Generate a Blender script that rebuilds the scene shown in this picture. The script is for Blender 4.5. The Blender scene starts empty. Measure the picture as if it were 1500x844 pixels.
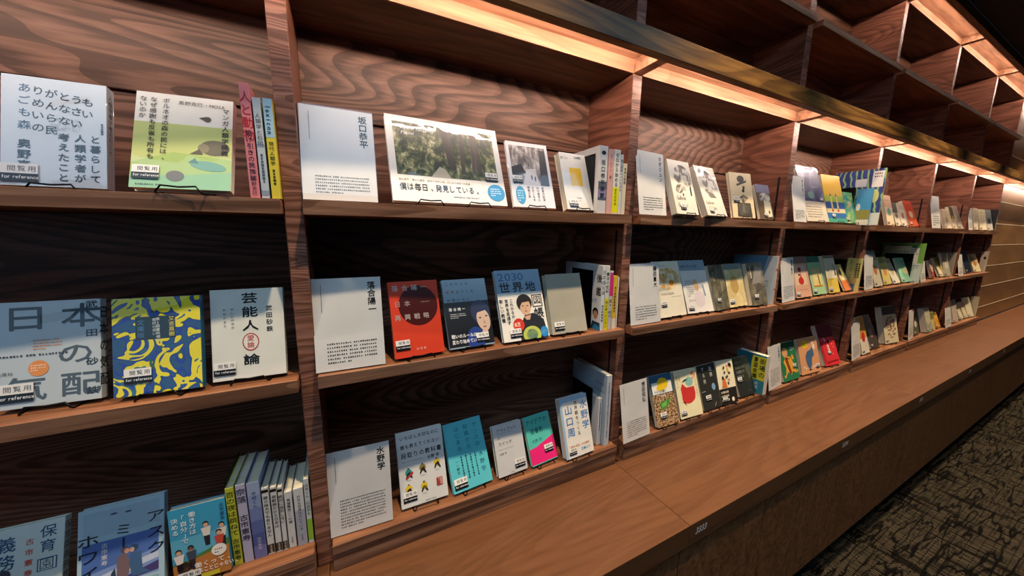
import bpy, bmesh, math, random
from mathutils import Vector, Matrix, Euler

# ---------------------------------------------------------------- camera, world, lights, exposure
SC = bpy.context.scene
COL = SC.collection
F_PX = 494.945                      # focal length in pixels of the 1500 px wide frame
YAW, PITCH, ROLL = .465371, .160691, .0101113
cd = bpy.data.cameras.new('camera'); cam = bpy.data.objects.new('camera', cd); COL.objects.link(cam)
cd.sensor_width = 36; cd.lens = 36 * F_PX / 1500; cd.clip_start = .02
_fw = Vector((math.sin(YAW)*math.cos(PITCH), math.cos(YAW)*math.cos(PITCH), -math.sin(PITCH)))
_r = Vector((math.cos(YAW), -math.sin(YAW), 0)); _u = _r.cross(_fw)
_r2 = _r*math.cos(ROLL) + _u*math.sin(ROLL); _u2 = _u*math.cos(ROLL) - _r*math.sin(ROLL)
_m = Matrix((( _r2.x, _u2.x, -_fw.x), (_r2.y, _u2.y, -_fw.y), (_r2.z, _u2.z, -_fw.z)))
cam.rotation_euler = _m.to_euler(); cam.location = (0, 0, 0)
SC.camera = cam

w = bpy.data.worlds.new('world'); SC.world = w; w.use_nodes = True
w.node_tree.nodes['Background'].inputs[0].default_value = (.42, .62, 1, 1)
w.node_tree.nodes['Background'].inputs[1].default_value = .02
SC.view_settings.view_transform = 'Standard'; SC.view_settings.look = 'None'
SC.view_settings.gamma = 1; SC.view_settings.use_curve_mapping = False
SC.view_settings.exposure = 0.0

def light(name, kind, loc, energy, color, rot=(0, 0, 0), **kw):
    l = bpy.data.lights.new(name, kind); l.energy = energy; l.color = color
    for k, v in kw.items(): setattr(l, k, v)
    o = bpy.data.objects.new(name, l); COL.objects.link(o); o.location = loc; o.rotation_euler = rot
    return o
# cool fill lights added out of view, under the ceiling and behind the camera
light('cool_ceiling_fill', 'AREA', (-.6, -.45, 1.24), 34, (.50, .74, 1), (0, 0, 0), shape='RECTANGLE', size=5.6, size_y=.8)
d = Vector((-.3, .84, -.2)) - Vector((-3.2, -3.4, .5))
light('cool_room_fill', 'AREA', (-3.2, -3.4, .5), 9, (.5, .73, 1), d.to_track_quat('-Z', 'Y').to_euler(),
      shape='RECTANGLE', size=2.6, size_y=1.6)
# warm downlights in the ceiling over the counter
SPOT_Y = .46
SPOT_X = [-1.7, -.75, .2, 1.17, 2.11, 3.06, 4.03, 4.98, 5.93, 6.9, 7.85]
for i, x in enumerate(SPOT_X):
    light('downlight_lamp', 'SPOT', (x, SPOT_Y, 1.235), (150 if x > .5 else 105 if x > 0 else 80), (1, .76, .50), (0, 0, 0),
          spot_size=math.radians(76), spot_blend=.95, shadow_soft_size=.022)
# a second row further out, over the aisle
for i, x in enumerate(SPOT_X):
    light('aisle_lamp', 'SPOT', (x+.45, -.05, 1.235), 42, (1, .78, .52), (0, 0, 0), spot_size=math.radians(58), spot_blend=1, shadow_soft_size=.022)
# warm strip lights hidden in the troughs over the two lit rows
POST = [(-1.055, -1.02), (-.1, -.067), (.83, .866), (1.773, 1.815), (2.671, 2.707), (3.566, 3.602), (4.478, 4.514), (5.381, 5.417)]
BAYS = [(POST[i][1], POST[i+1][0]) for i in range(7)]
for (x0, x1) in BAYS + [(5.42, 6.3), (6.33, 7.2), (7.23, 8.1)]:
    for z in (.498, 1.212):
        light('trough_strip_lamp', 'AREA', ((x0+x1)/2, .756, z), (2.0 if x0 < -.5 else 2.6) if z < 1 else 2.1, (1, .79, .66), (math.radians(58), 0, 0),
              shape='RECTANGLE', size=x1-x0-.03, size_y=.008)

# ---------------------------------------------------------------- materials
def nodes(m):
    m.use_nodes = True; nt = m.node_tree; return nt, nt.nodes, nt.links
def lin(h):
    h = h.lstrip('#'); o = []
    for i in (0, 2, 4):
        c = int(h[i:i+2], 16)/255; o.append(c/12.92 if c <= .04045 else ((c+.055)/1.055)**2.4)
    return (*o, 1)
def ramp(ns, stops, interp='LINEAR'):
    r = ns.new('ShaderNodeValToRGB'); r.color_ramp.interpolation = interp
    e = r.color_ramp.elements
    while len(e) < len(stops): e.new(.5)
    for i, (p, c) in enumerate(stops): e[i].position = p; e[i].color = lin(c) if isinstance(c, str) else c
    return r
def math_n(ns, ls, op, a, b=None, c=None):
    n = ns.new('ShaderNodeMath'); n.operation = op
    for i, v in enumerate((a, b, c)):
        if v is None: continue
        if isinstance(v, (int, float)): n.inputs[i].default_value = v
        else: ls.new(v, n.inputs[i])
    return n.outputs[0]

def wood(name, dark, mid, lite, stretch=(.16, 1, 1), rings=9., scale=2.6, rough=.42, contrast=1.0, bump=.25, offs=1., fibre=.75):
    m = bpy.data.materials.new(name); nt, ns, ls = nodes(m); b = ns['Principled BSDF']
    tc = ns.new('ShaderNodeTexCoord'); oi = ns.new('ShaderNodeObjectInfo')
    cb = ns.new('ShaderNodeCombineXYZ')
    r = oi.outputs['Random']
    ls.new(math_n(ns, ls, 'MULTIPLY', r, 37.*offs), cb.inputs[0]); ls.new(math_n(ns, ls, 'MULTIPLY', r, 91.*offs), cb.inputs[1]); ls.new(math_n(ns, ls, 'MULTIPLY', r, 53.*offs), cb.inputs[2])
    ad = ns.new('ShaderNodeVectorMath'); ad.operation = 'ADD'; ls.new(tc.outputs['Object'], ad.inputs[0]); ls.new(cb.outputs[0], ad.inputs[1])
    def mapped(sc):
        mp = ns.new('ShaderNodeMapping'); mp.inputs['Scale'].default_value = sc; ls.new(ad.outputs[0], mp.inputs[0]); return mp.outputs[0]
    # growth rings: iso-lines of a stretched smooth noise give the cathedral figure of ash
    n1 = ns.new('ShaderNodeTexNoise'); n1.inputs['Scale'].default_value = scale; n1.inputs['Detail'].default_value = 2.2; n1.inputs['Roughness'].default_value = .38; n1.inputs['Distortion'].default_value = .3
    ls.new(mapped(stretch), n1.inputs['Vector'])
    v = math_n(ns, ls, 'MULTIPLY', n1.outputs['Fac'], rings)
    fr = math_n(ns, ls, 'FRACT', v)
    # fine fibre
    n2 = ns.new('ShaderNodeTexNoise'); n2.inputs['Scale'].default_value = 260; n2.inputs['Detail'].default_value = 3
    ls.new(mapped((.035 if stretch[0] < .5 else 1, .035 if stretch[1] < .5 else 1, .5)), n2.inputs['Vector'])
    n3 = ns.new('ShaderNodeTexNoise'); n3.inputs['Scale'].default_value = 60; n3.inputs['Detail'].default_value = 2
    ls.new(mapped((.06 if stretch[0] < .5 else 1, .06 if stretch[1] < .5 else 1, 1)), n3.inputs['Vector'])
    j = math_n(ns, ls, 'ADD', fr, math_n(ns, ls, 'MULTIPLY_ADD', n2.outputs['Fac'], 1.0, -.5))
    rp = ramp(ns, [(0, dark), (.22, dark), (.5, mid), (.82, lite), (.97, mid)]); ls.new(j, rp.inputs[0])
    mx = ns.new('ShaderNodeMix'); mx.data_type = 'RGBA'; mx.inputs[0].default_value = contrast
    mx.inputs[6].default_value = lin(mid); ls.new(rp.outputs[0], mx.inputs[7])
    m2 = ns.new('ShaderNodeMix'); m2.data_type = 'RGBA'; m2.blend_type = 'MULTIPLY'; m2.inputs[0].default_value = fibre
    ls.new(mx.outputs[2], m2.inputs[6])
    rp2 = ramp(ns, [(.32, (.5, .46, .44, 1)), (.6, (1.15, 1.12, 1.1, 1))]); ls.new(n3.outputs['Fac'], rp2.inputs[0]); ls.new(rp2.outputs[0], m2.inputs[7])
    ls.new(m2.outputs[2], b.inputs['Base Color'])
    b.inputs['Roughness'].default_value = rough
    b.inputs['Specular IOR Level'].default_value = .35
    bp = ns.new('ShaderNodeBump'); bp.inputs['Strength'].default_value = bump; bp.inputs['Distance'].default_value = .0006
    ls.new(j, bp.inputs['Height']); ls.new(bp.outputs[0], b.inputs['Normal'])
    return m

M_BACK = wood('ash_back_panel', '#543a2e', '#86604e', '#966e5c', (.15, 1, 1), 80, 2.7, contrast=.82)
M_SIDE = wood('ash_side_panel', '#6e4434', '#8a5643', '#94614c', (.3, .3, 1.2), 36, 2.6, contrast=.8)
M_EDGE = wood('ash_front_edge', '#6a4637', '#8c604d', '#9c7060', (.3, .3, 3.2), 30, 3.5, contrast=.9, bump=.6)
M_SHELF = wood('ash_shelf', '#74492f', '#8d5d3f', '#966845', (.1, 1, 1), 20, 4.0, contrast=.6)
M_LIP = wood('ash_shelf_lip', '#664632', '#84604a', '#94705a', (.06, 1, 1), 14, 8.0, contrast=.8)
M_BEAM = wood('ash_header', '#4f371c', '#6e4f28', '#7c5a2c', (.12, 1, 1), 22, 5.0, contrast=.7)
M_TROUGH = wood('ash_trough', '#96684d', '#b08062', '#ba8c6e', (.12, 1, 1), 9, 5.0, contrast=.6)
M_TOP = wood('worktop_wood', '#5f3c24', '#66422a', '#69452c', (.12, 1, 1), 60, 2.2, rough=.36, contrast=.6, fibre=.3)
M_DOOR = wood('cabinet_door_wood', '#7a4f30', '#90603c', '#996843', (1, .16, .16), 20, 3.0, rough=.5, contrast=.5)
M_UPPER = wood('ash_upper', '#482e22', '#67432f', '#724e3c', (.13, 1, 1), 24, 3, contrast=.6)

def simple(name, hexc, rough=.5, metallic=0, coat=0, spec=.5):
    m = bpy.data.materials.new(name); nt, ns, ls = nodes(m); b = ns['Principled BSDF']
    b.inputs['Base Color'].default_value = lin(hexc); b.inputs['Roughness'].default_value = rough; b.inputs['Metallic'].default_value = metallic
    b.inputs['Coat Weight'].default_value = coat; b.inputs['Coat Roughness'].default_value = .04; b.inputs['Specular IOR Level'].default_value = spec
    return m
M_BLACK = simple('black_metal', '#0b0b0c', .35, .6)
M_SLOT = simple('pin_slot_black', '#080606', .8)
M_KICK = simple('toe_kick_black', '#060505', .8)
M_WHITE = simple('number_white', '#d8d4cc', .6)

_c = {}
def paper(hexc, gloss=1):
    """printed paper; gloss 0 matt, 1 laminated, 2 wrapped in crinkled clear film"""
    k = (hexc, gloss)
    if k in _c: return _c[k]
    m = bpy.data.materials.new('print_' + ('matt', 'gloss', 'film')[gloss]); nt, ns, ls = nodes(m); b = ns['Principled BSDF']
    tc = ns.new('ShaderNodeTexCoord'); nz = ns.new('ShaderNodeTexNoise'); nz.inputs['Scale'].default_value = 14; nz.inputs['Detail'].default_value = 4
    ls.new(tc.outputs['Object'], nz.inputs['Vector'])
    mx = ns.new('ShaderNodeMix'); mx.data_type = 'RGBA'; mx.blend_type = 'MULTIPLY'; mx.inputs[0].default_value = 1
    mx.inputs[6].default_value = lin(hexc); rp = ramp(ns, [(.3, (.93, .93, .93, 1)), (.7, (1.03, 1.03, 1.03, 1))]); ls.new(nz.outputs['Fac'], rp.inputs[0]); ls.new(rp.outputs[0], mx.inputs[7])
    ls.new(mx.outputs[2], b.inputs['Base Color'])
    finish(b, ns, ls, gloss)
    _c[k] = m; return m
def finish(b, ns, ls, gloss):
    b.inputs['Roughness'].default_value = (.6, .34, .3)[gloss]
    b.inputs['Specular IOR Level'].default_value = (.25, .5, .5)[gloss]
    if gloss:
        b.inputs['Coat Weight'].default_value = (.0, .35, 1.)[gloss]; b.inputs['Coat Roughness'].default_value = (.1, .12, .03)[gloss]
    if gloss == 2:
        tc = ns.new('ShaderNodeTexCoord'); n = ns.new('ShaderNodeTexNoise'); n.inputs['Scale'].default_value = 9; n.inputs['Detail'].default_value = 1.5; n.inputs['Distortion'].default_value = .8
        ls.new(tc.outputs['Object'], n.inputs['Vector'])
        bp = ns.new('ShaderNodeBump'); bp.inputs['Strength'].default_value = .5; bp.inputs['Distance'].default_value = .006
        ls.new(n.outputs['Fac'], bp.inputs['Height']); ls.new(bp.outputs[0], b.inputs['Coat Normal'])
def pic(name, stops, scale=20, dist=0, detail=3, stretch=(1, 1, 1), gloss=1, interp='LINEAR', kind='noise', rough=.55):
    """a printed picture with no countable drawing in it: forest, crowd, marbling"""
    k = 'pic_' + name
    if k in _c: return _c[k]
    m = bpy.data.materials.new('picture_' + name); nt, ns, ls = nodes(m); b = ns['Principled BSDF']
    tc = ns.new('ShaderNodeTexCoord'); mp = ns.new('ShaderNodeMapping'); mp.inputs['Scale'].default_value = stretch; ls.new(tc.outputs['Object'], mp.inputs[0])
    if kind == 'wave':
        n = ns.new('ShaderNodeTexWave'); n.inputs['Scale'].default_value = scale; n.inputs['Distortion'].default_value = dist; n.inputs['Detail'].default_value = detail; n.inputs['Detail Scale'].default_value = 1.2
    else:
        n = ns.new('ShaderNodeTexNoise'); n.inputs['Scale'].default_value = scale; n.inputs['Distortion'].default_value = dist; n.inputs['Detail'].default_value = detail; n.inputs['Roughness'].default_value = rough
    ls.new(mp.outputs[0], n.inputs['Vector'])
    rp = ramp(ns, stops, interp); ls.new(n.outputs['Fac'], rp.inputs[0]); ls.new(rp.outputs[0], b.inputs['Base Color'])
    finish(b, ns, ls, gloss)
    _c[k] = m; return m
def pages_mat():
    m = bpy.data.materials.new('page_edges'); nt, ns, ls = nodes(m); b = ns['Principled BSDF']
    tc = ns.new('ShaderNodeTexCoord'); n = ns.new('ShaderNodeTexNoise'); mp = ns.new('ShaderNodeMapping'); n.inputs['Scale'].default_value = 120
    mp.inputs['Scale'].default_value = (1, 22, 1); mp.inputs['Scale'].default_value[1] = 22
    ls.new(tc.outputs['Object'], mp.inputs[0]); mp.inputs['Scale'].default_value = (.05, 22, .05); ls.new(mp.outputs[0], n.inputs['Vector'])
    rp = ramp(ns, [(.35, '#c3b795'), (.62, '#efe8d2')]); ls.new(n.outputs['Fac'], rp.inputs[0]); ls.new(rp.outputs[0], b.inputs['Base Color']); b.inputs['Roughness'].default_value = .8
    return m
M_PAGES = pages_mat()
def acrylic():
    m = bpy.data.materials.new('clear_acrylic'); nt, ns, ls = nodes(m); ns.remove(ns['Principled BSDF'])
    t = ns.new('ShaderNodeBsdfTransparent'); g = ns.new('ShaderNodeBsdfGlossy'); g.inputs['Roughness'].default_value = .03
    lw = ns.new('ShaderNodeLayerWeight'); lw.inputs['Blend'].default_value = .08; mx = ns.new('ShaderNodeMixShader')
    ls.new(math_n(ns, ls, 'MULTIPLY_ADD', lw.outputs['Facing'], .25, .035), mx.inputs[0]); ls.new(t.outputs[0], mx.inputs[1]); ls.new(g.outputs[0], mx.inputs[2])
    ls.new(mx.outputs[0], ns['Material Output'].inputs[0]); return m
M_ACRYLIC = acrylic()

# ---------------------------------------------------------------- object helpers
def setp(o, label=None, cat=None, group=None, kind=None):
    for k, v in (('label', label), ('category', cat), ('group', group), ('kind', kind)):
        if v: o[k] = v
    return o
def mesh_obj(name, verts, faces, mats, parent=None, fm=None, smooth=False):
    me = bpy.data.meshes.new(name); me.from_pydata(verts, [], faces)
    for m in (mats if isinstance(mats, (list, tuple)) else [mats]): me.materials.append(m)
    if fm: me.polygons.foreach_set('material_index', fm)
    if smooth: me.polygons.foreach_set('use_smooth', [True]*len(me.polygons))
    me.update(); o = bpy.data.objects.new(name, me); COL.objects.link(o)
    if parent is not None: o.parent = parent
    return o
def bxs(name, boxes, mat, parent=None, bevel=.0015):
    """one mesh made of axis-aligned boxes (x0,x1,y0,y1,z0,z1); its origin sits at the first box's centre"""
    bm = bmesh.new(); b0 = boxes[0]
    c = Vector(((b0[0]+b0[1])/2, (b0[2]+b0[3])/2, (b0[4]+b0[5])/2))
    for (x0, x1, y0, y1, z0, z1) in boxes:
        r = bmesh.ops.create_cube(bm, size=1)
        for v in r['verts']:
            v.co = Vector((x0 if v.co.x < 0 else x1, y0 if v.co.y < 0 else y1, z0 if v.co.z < 0 else z1)) - c
    if bevel: bmesh.ops.bevel(bm, geom=bm.edges[:], offset=bevel, segments=1, affect='EDGES', clamp_overlap=True)
    me = bpy.data.meshes.new(name); bm.to_mesh(me); bm.free(); me.materials.append(mat)
    o = bpy.data.objects.new(name, me); COL.objects.link(o); o.location = c
    if parent is not None:
        o.parent = parent; o.location = c - Vector(parent.location) if parent.rotation_euler.x == 0 and parent.rotation_euler.z == 0 else c
    return o
def empty(name, loc, rot=(0, 0, 0)):
    o = bpy.data.objects.new(name, None); COL.objects.link(o); o.location = loc; o.rotation_euler = rot; o.empty_display_size = .05; return o
def lbox(name, boxes, mat, parent, bevel=.0006):
    """boxes in the parent's own coordinates"""
    bm = bmesh.new()
    for (x0, x1, y0, y1, z0, z1) in boxes:
        r = bmesh.ops.create_cube(bm, size=1)
        for v in r['verts']: v.co = Vector((x0 if v.co.x < 0 else x1, y0 if v.co.y < 0 else y1, z0 if v.co.z < 0 else z1))
    if bevel: bmesh.ops.bevel(bm, geom=bm.edges[:], offset=bevel, segments=1, affect='EDGES', clamp_overlap=True)
    me = bpy.data.meshes.new(name); bm.to_mesh(me); bm.free()
    for m in (mat if isinstance(mat, list) else [mat]): me.materials.append(m)
    o = bpy.data.objects.new(name, me); COL.objects.link(o); o.parent = parent; return o
def tube(name, paths, rad, mat, parent):
    V, Fc = [], []
    for P in paths:
        P = [Vector(p) for p in P]; n0 = len(V)
        for i, p in enumerate(P):
            t = (P[min(i+1, len(P)-1)] - P[max(i-1, 0)]).normalized()
            a = t.orthogonal().normalized()
            if i and abs(a.dot(pa)) < 2: a = (pa - t*pa.dot(t)).normalized() if (pa - t*pa.dot(t)).length > 1e-4 else a
            pa = a; b = t.cross(a)
            for k in range(6):
                an = k*math.pi/3; V.append(p + (a*math.cos(an) + b*math.sin(an))*rad)
        for i in range(len(P)-1):
            for k in range(6):
                q = n0+i*6; Fc.append((q+k, q+(k+1) % 6, q+6+(k+1) % 6, q+6+k))
        Fc.append(tuple(n0+k for k in range(5, -1, -1))); Fc.append(tuple(n0+(len(P)-1)*6+k for k in range(6)))
    return mesh_obj(name, V, Fc, mat, parent, smooth=True)

# ---------------------------------------------------------------- lettering
_g = {}
def glyph(ch, bold=0):
    k = ch
    if k in _g: return _g[k]
    cu = bpy.data.curves.new('g', 'FONT'); cu.body = ch; cu.resolution_u = 2; cu.fill_mode = 'FRONT'
    o = bpy.data.objects.new('g', cu); COL.objects.link(o)
    dg = bpy.context.evaluated_depsgraph_get(); dg.update()
    me = bpy.data.meshes.new_from_object(o.evaluated_get(dg))
    V = [(v.co.x, v.co.y) for v in me.vertices]; Fc = [tuple(p.vertices) for p in me.polygons]
    bpy.data.objects.remove(o); bpy.data.curves.remove(cu); bpy.data.meshes.remove(me)
    xs = [v[0] for v in V] or [0, .3]; ys = [v[1] for v in V] or [0, .5]
    _g[k] = (V, Fc, min(xs), max(xs), min(ys), max(ys)); return _g[k]

class Art:
    """flat print on a face: local x in [-w/2, w/2], z in [0, h]; u, v are fractions of it; later marks lie over earlier ones"""
    def __init__(s, w, h, gloss=1): s.w, s.h, s.g = w, h, gloss; s.V, s.F, s.M, s.mats, s.n = [], [], [], [], 0
    def mi(s, c):
        m = paper(c, s.g) if isinstance(c, str) else c
        if m not in s.mats: s.mats.append(m)
        return s.mats.index(m)
    def layer(s): s.n += 1; return -.00015 - .00006*min(s.n, 22)
    def raw(s, c, pts, faces, y=None):
        y = s.layer() if y is None else y; n0 = len(s.V); mi = s.mi(c)
        s.V += [(x, y, z) for x, z in pts]; s.F += [tuple(n0+i for i in f) for f in faces]; s.M += [mi]*len(faces)
    def P(s, c, uv):
        for ax, lim, sg in ((0, 0, 1), (0, 1, -1), (1, 0, 1), (1, 1, -1)):      # keep the print on its face
            o = []
            for i, p in enumerate(uv):
                q = uv[i-1]; a, b = (p[ax]-lim)*sg, (q[ax]-lim)*sg
                if (a >= 0) != (b >= 0): t = b/(b-a); o.append((q[0]+(p[0]-q[0])*t, q[1]+(p[1]-q[1])*t))
                if a >= 0: o.append(p)
            uv = o
        if len(uv) < 3: return s
        s.raw(c, [((u-.5)*s.w, v*s.h) for u, v in uv], [tuple(range(len(uv)))]); return s
    def R(s, c, u0, v0, u1, v1): return s.P(c, [(u0, v0), (u1, v0), (u1, v1), (u0, v1)])
    def E(s, c, u, v, ru, rv, n=20, rot=0):
        ca, sa = math.cos(rot), math.sin(rot); L = []
        for i in range(n):
            a = 2*math.pi*i/n; x, y = ru*s.w*math.cos(a), rv*s.h*math.sin(a); L.append((u+(x*ca-y*sa)/s.w, v+(x*sa+y*ca)/s.h))
        return s.P(c, L)
    def put(s, c, ch, cx, cz, size, bold, rot=False, sx=1, sh=0, y=0):
        V, Fc, x0, x1, y0, y1 = glyph(ch, bold); mx, my = ((x0+x1)/2, .36) if x1-x0 > .6 else ((x0+x1)/2, .36)
        pts = []
        for (a, b) in V:
            a, b = (a-mx)*size, (b-my)*size
            if rot: a, b = b, -a
            pts.append((cx+a*sx+b*sh, cz+b))
        s.raw(c, pts, Fc, y)
        if bold > .004:                      # heavier strokes: the same glyph again, shifted by a fraction of a stroke
            for k_, (dx, dz) in enumerate(((1, 0), (.5, .7), (.5, -.7))): s.raw(c, [(px+dx*bold*size*1.3, pz+dz*bold*size*1.3) for px, pz in pts], Fc, y-.000012*(k_+1))
    def TV(s, c, txt, u, v, size, pitch=1.08, bold=0, sx=1, sh=0):
        y = s.layer(); sz = size*s.h
        for i, ch in enumerate(txt):
            if ch in ' 　': continue
            s.put(c, ch, (u-.5)*s.w, v*s.h - sz*(.5+i*pitch), sz, bold, ch in 'ー〜・' and ch == 'ー', sx, sh, y)
        return s
    def TH(s, c, txt, u, v, size, pitch=None, bold=0, sx=1, sh=0, slope=0):
        y = s.layer(); sz = size*s.h; x = (u-.5)*s.w
        for ch in txt:
            if ch == ' ': x += sz*.35*sx; continue
            V, Fc, x0, x1, y0, y1 = glyph(ch, bold)
            wd = (x1-x0)*sz*sx if ord(ch) < 256 else sz*sx
            s.put(c, ch, x+wd/2, v*s.h+slope*x, sz, bold, False, sx, sh, y)
            x += (wd + sz*.09*sx) if ord(ch) < 256 and pitch is None else sz*sx*(pitch or 1.04)
        return s
    def LH(s, c, u0, u1, vtop, vbot, rows, fill=.8, seed=1, last=.5):
        """rows of small print too fine to read"""
        R_ = random.Random(seed); y = s.layer(); dv = (vtop-vbot)/max(rows, 1); hh = dv*.42
        for r in range(rows):
            u = u0; end = u1 if r < rows-1 else u0+(u1-u0)*last
            cw = hh*s.h/s.w
            while u < end-cw:
                k = R_.choice((.75, .9, .6)); v = vtop-dv*(r+.5)
                s.raw(c, [((a-.5)*s.w, b*s.h) for a, b in ((u, v-hh/2), (u+cw*k, v-hh/2), (u+cw*k, v+hh/2*R_.choice((.4, 1, 1))), (u, v+hh/2))], [(0, 1, 2, 3)], y)
                u += cw*1.3 + (cw if R_.random() < .06 else 0)
        return s
    def LV(s, c, u, v0, v1, size=.012, seed=1):
        R_ = random.Random(seed); y = s.layer(); v = v0; cw = size*s.h/s.w*.8
        while v > v1+size:
            k = R_.choice((.8, 1, .6)); s.raw(c, [((a-.5)*s.w, b*s.h) for a, b in ((u-cw*k/2, v-size*.8), (u+cw*k/2, v-size*.8), (u+cw*k/2, v), (u-cw*k/2, v))], [(0, 1, 2, 3)], y); v -= size*1.1
        return s
    def build(s, name, parent, loc=(0, 0, 0), rot=(0, 0, 0)):
        if not s.F: return None
        o = mesh_obj(name, s.V, s.F, s.mats, parent, s.M); o.location = loc; o.rotation_euler = rot; return o

# ---------------------------------------------------------------- the setting
XR = 8.6                                   # right end of what the photograph can see
CEIL, FLOOR, ZC_ = 1.25, -1.51, -.813
def plain_noise(name, stops, scale, rough, stretch=(1, 1, 1), bump=0, metallic=0):
    m = bpy.data.materials.new(name); nt, ns, ls = nodes(m); b = ns['Principled BSDF']
    tc = ns.new('ShaderNodeTexCoord'); mp = ns.new('ShaderNodeMapping'); mp.inputs['Scale'].default_value = stretch
    n = ns.new('ShaderNodeTexNoise'); n.inputs['Scale'].default_value = scale; n.inputs['Detail'].default_value = 4
    ls.new(tc.outputs['Object'], mp.inputs[0]); ls.new(mp.outputs[0], n.inputs['Vector'])
    rp = ramp(ns, stops); ls.new(n.outputs['Fac'], rp.inputs[0]); ls.new(rp.outputs[0], b.inputs['Base Color'])
    b.inputs['Roughness'].default_value = rough; b.inputs['Metallic'].default_value = metallic
    if bump:
        bp = ns.new('ShaderNodeBump'); bp.inputs['Strength'].default_value = bump; bp.inputs['Distance'].default_value = .002; ls.new(n.outputs['Fac'], bp.inputs['Height']); ls.new(bp.outputs[0], b.inputs['Normal'])
    return m
def carpet():
    m = bpy.data.materials.new('carpet'); nt, ns, ls = nodes(m); b = ns['Principled BSDF']
    tc = ns.new('ShaderNodeTexCoord')
    def mp(sc, rot=0):
        q = ns.new('ShaderNodeMapping'); q.inputs['Scale'].default_value = sc; q.inputs['Rotation'].default_value = (0, 0, rot); ls.new(tc.outputs['Object'], q.inputs[0]); return q.outputs[0]
    br = ns.new('ShaderNodeTexBrick'); br.inputs['Scale'].default_value = 1; br.inputs['Brick Width'].default_value = .055; br.inputs['Row Height'].default_value = .0125
    br.inputs['Mortar Size'].default_value = .0032; br.inputs['Mortar Smooth'].default_value = .3
    br.inputs['Color1'].default_value = lin('#4f4738'); br.inputs['Color2'].default_value = lin('#3a3429'); br.inputs['Mortar'].default_value = lin('#15110e')
    ls.new(mp((1, 1, 1), math.radians(90)), br.inputs['Vector'])
    k = ns.new('ShaderNodeTexNoise'); k.inputs['Scale'].default_value = 26; k.inputs['Detail'].default_value = 2; k.inputs['Distortion'].default_value = .1; ls.new(mp((.12, 1, 1), math.radians(-24)), k.inputs['Vector'])
    k2 = ns.new('ShaderNodeTexNoise'); k2.inputs['Scale'].default_value = 34; k2.inputs['Detail'].default_value = 2; ls.new(mp((1, .1, 1), math.radians(12)), k2.inputs['Vector'])
    r1 = ramp(ns, [(.44, (1, 1, 1, 1)), (.475, (.05, .04, .035, 1)), (.50, (.05, .04, .035, 1)), (.53, (1, 1, 1, 1)), (.60, (1, 1, 1, 1)), (.62, (.1, .08, .07, 1)), (.64, (1, 1, 1, 1))]); ls.new(k.outputs['Fac'], r1.inputs[0])
    r2 = ramp(ns, [(.38, (.15, .13, .12, 1)), (.43, (1, 1, 1, 1)), (.53, (1, 1, 1, 1)), (.55, (.1, .08, .07, 1)), (.57, (1, 1, 1, 1))]); ls.new(k2.outputs['Fac'], r2.inputs[0])
    c = br.outputs['Color']
    for r in (r1, r2):
        mx = ns.new('ShaderNodeMix'); mx.data_type = 'RGBA'; mx.blend_type = 'MULTIPLY'; mx.inputs[0].default_value = 1
        ls.new(c, mx.inputs[6]); ls.new(r.outputs[0], mx.inputs[7]); c = mx.outputs[2]
    ls.new(c, b.inputs['Base Color']); b.inputs['Roughness'].default_value = .95; b.inputs['Specular IOR Level'].default_value = .1
    bp = ns.new('ShaderNodeBump'); bp.inputs['Strength'].default_value = .6; bp.inputs['Distance'].default_value = .003; ls.new(c, bp.inputs['Height']); ls.new(bp.outputs[0], b.inputs['Normal'])
    return m
o = bxs('floor', [(-5, XR+3, -4.5, 1.2, FLOOR-.05, FLOOR)], carpet(), None, 0); setp(o, 'dark carpet with a fine beige woven hatch pattern', None, None, 'structure')
M_CEIL = plain_noise('black_ceiling', [(.35, '#0e1113'), (.65, '#161a1c')], 90, .9, bump=.3)
o = bxs('ceiling', [(-5, XR+3, -4.5, .724, CEIL, CEIL+.05)], M_CEIL, None, 0); setp(o, 'matt black ceiling above the bookcases', None, None, 'structure')
# panelled wall that carries on in the plane of the shelves past the last bay
M_PANEL = plain_noise('wall_panel_brown', [(.35, '#7d5a36'), (.65, '#946e45')], 5, .42, (.3, 1, 1), metallic=.15)
M_JOINT = simple('pale_joint', '#d2bda0', .6)
wall = bxs('wall_back', [(5.42, XR+3, .8485, 1.08, ZC_, CEIL)], M_JOINT, None, 0); setp(wall, 'wall of wide brown panels with thin pale joints beyond the last bookcase', None, None, 'structure')
zs = [-.813, -.67, -.46, -.262, -.065, .132, .33, .486]; zu = [.545, .735, .93, 1.12, 1.2]
xs = [5.42, 6.38, 7.3, 8.2, 9.2, XR+3]
for zz in (zs, zu):
    for i in range(len(zz)-1):
        for j in range(len(xs)-1):
            bxs('wall_panel', [(xs[j]+.0015, xs[j+1]-.0015, .845, .851, zz[i]+.0045, zz[i+1]-.0045)], M_PANEL, wall, .001)
for zz in (zs[1:-1], zu[1:-1]):
    for z_ in zz:
        for j in range(len(xs)-1): bxs('joint_strip', [(xs[j]+.001, xs[j+1]-.001, .8435, .849, z_-.0035, z_+.0035)], M_JOINT, wall, 0)
o = bxs('wall_rear', [(-5, 5.42, 1.062, 1.12, FLOOR, CEIL)], simple('dark_wall', '#2b211b', .8), None, 0); setp(o, None, None, None, 'structure')

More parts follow.
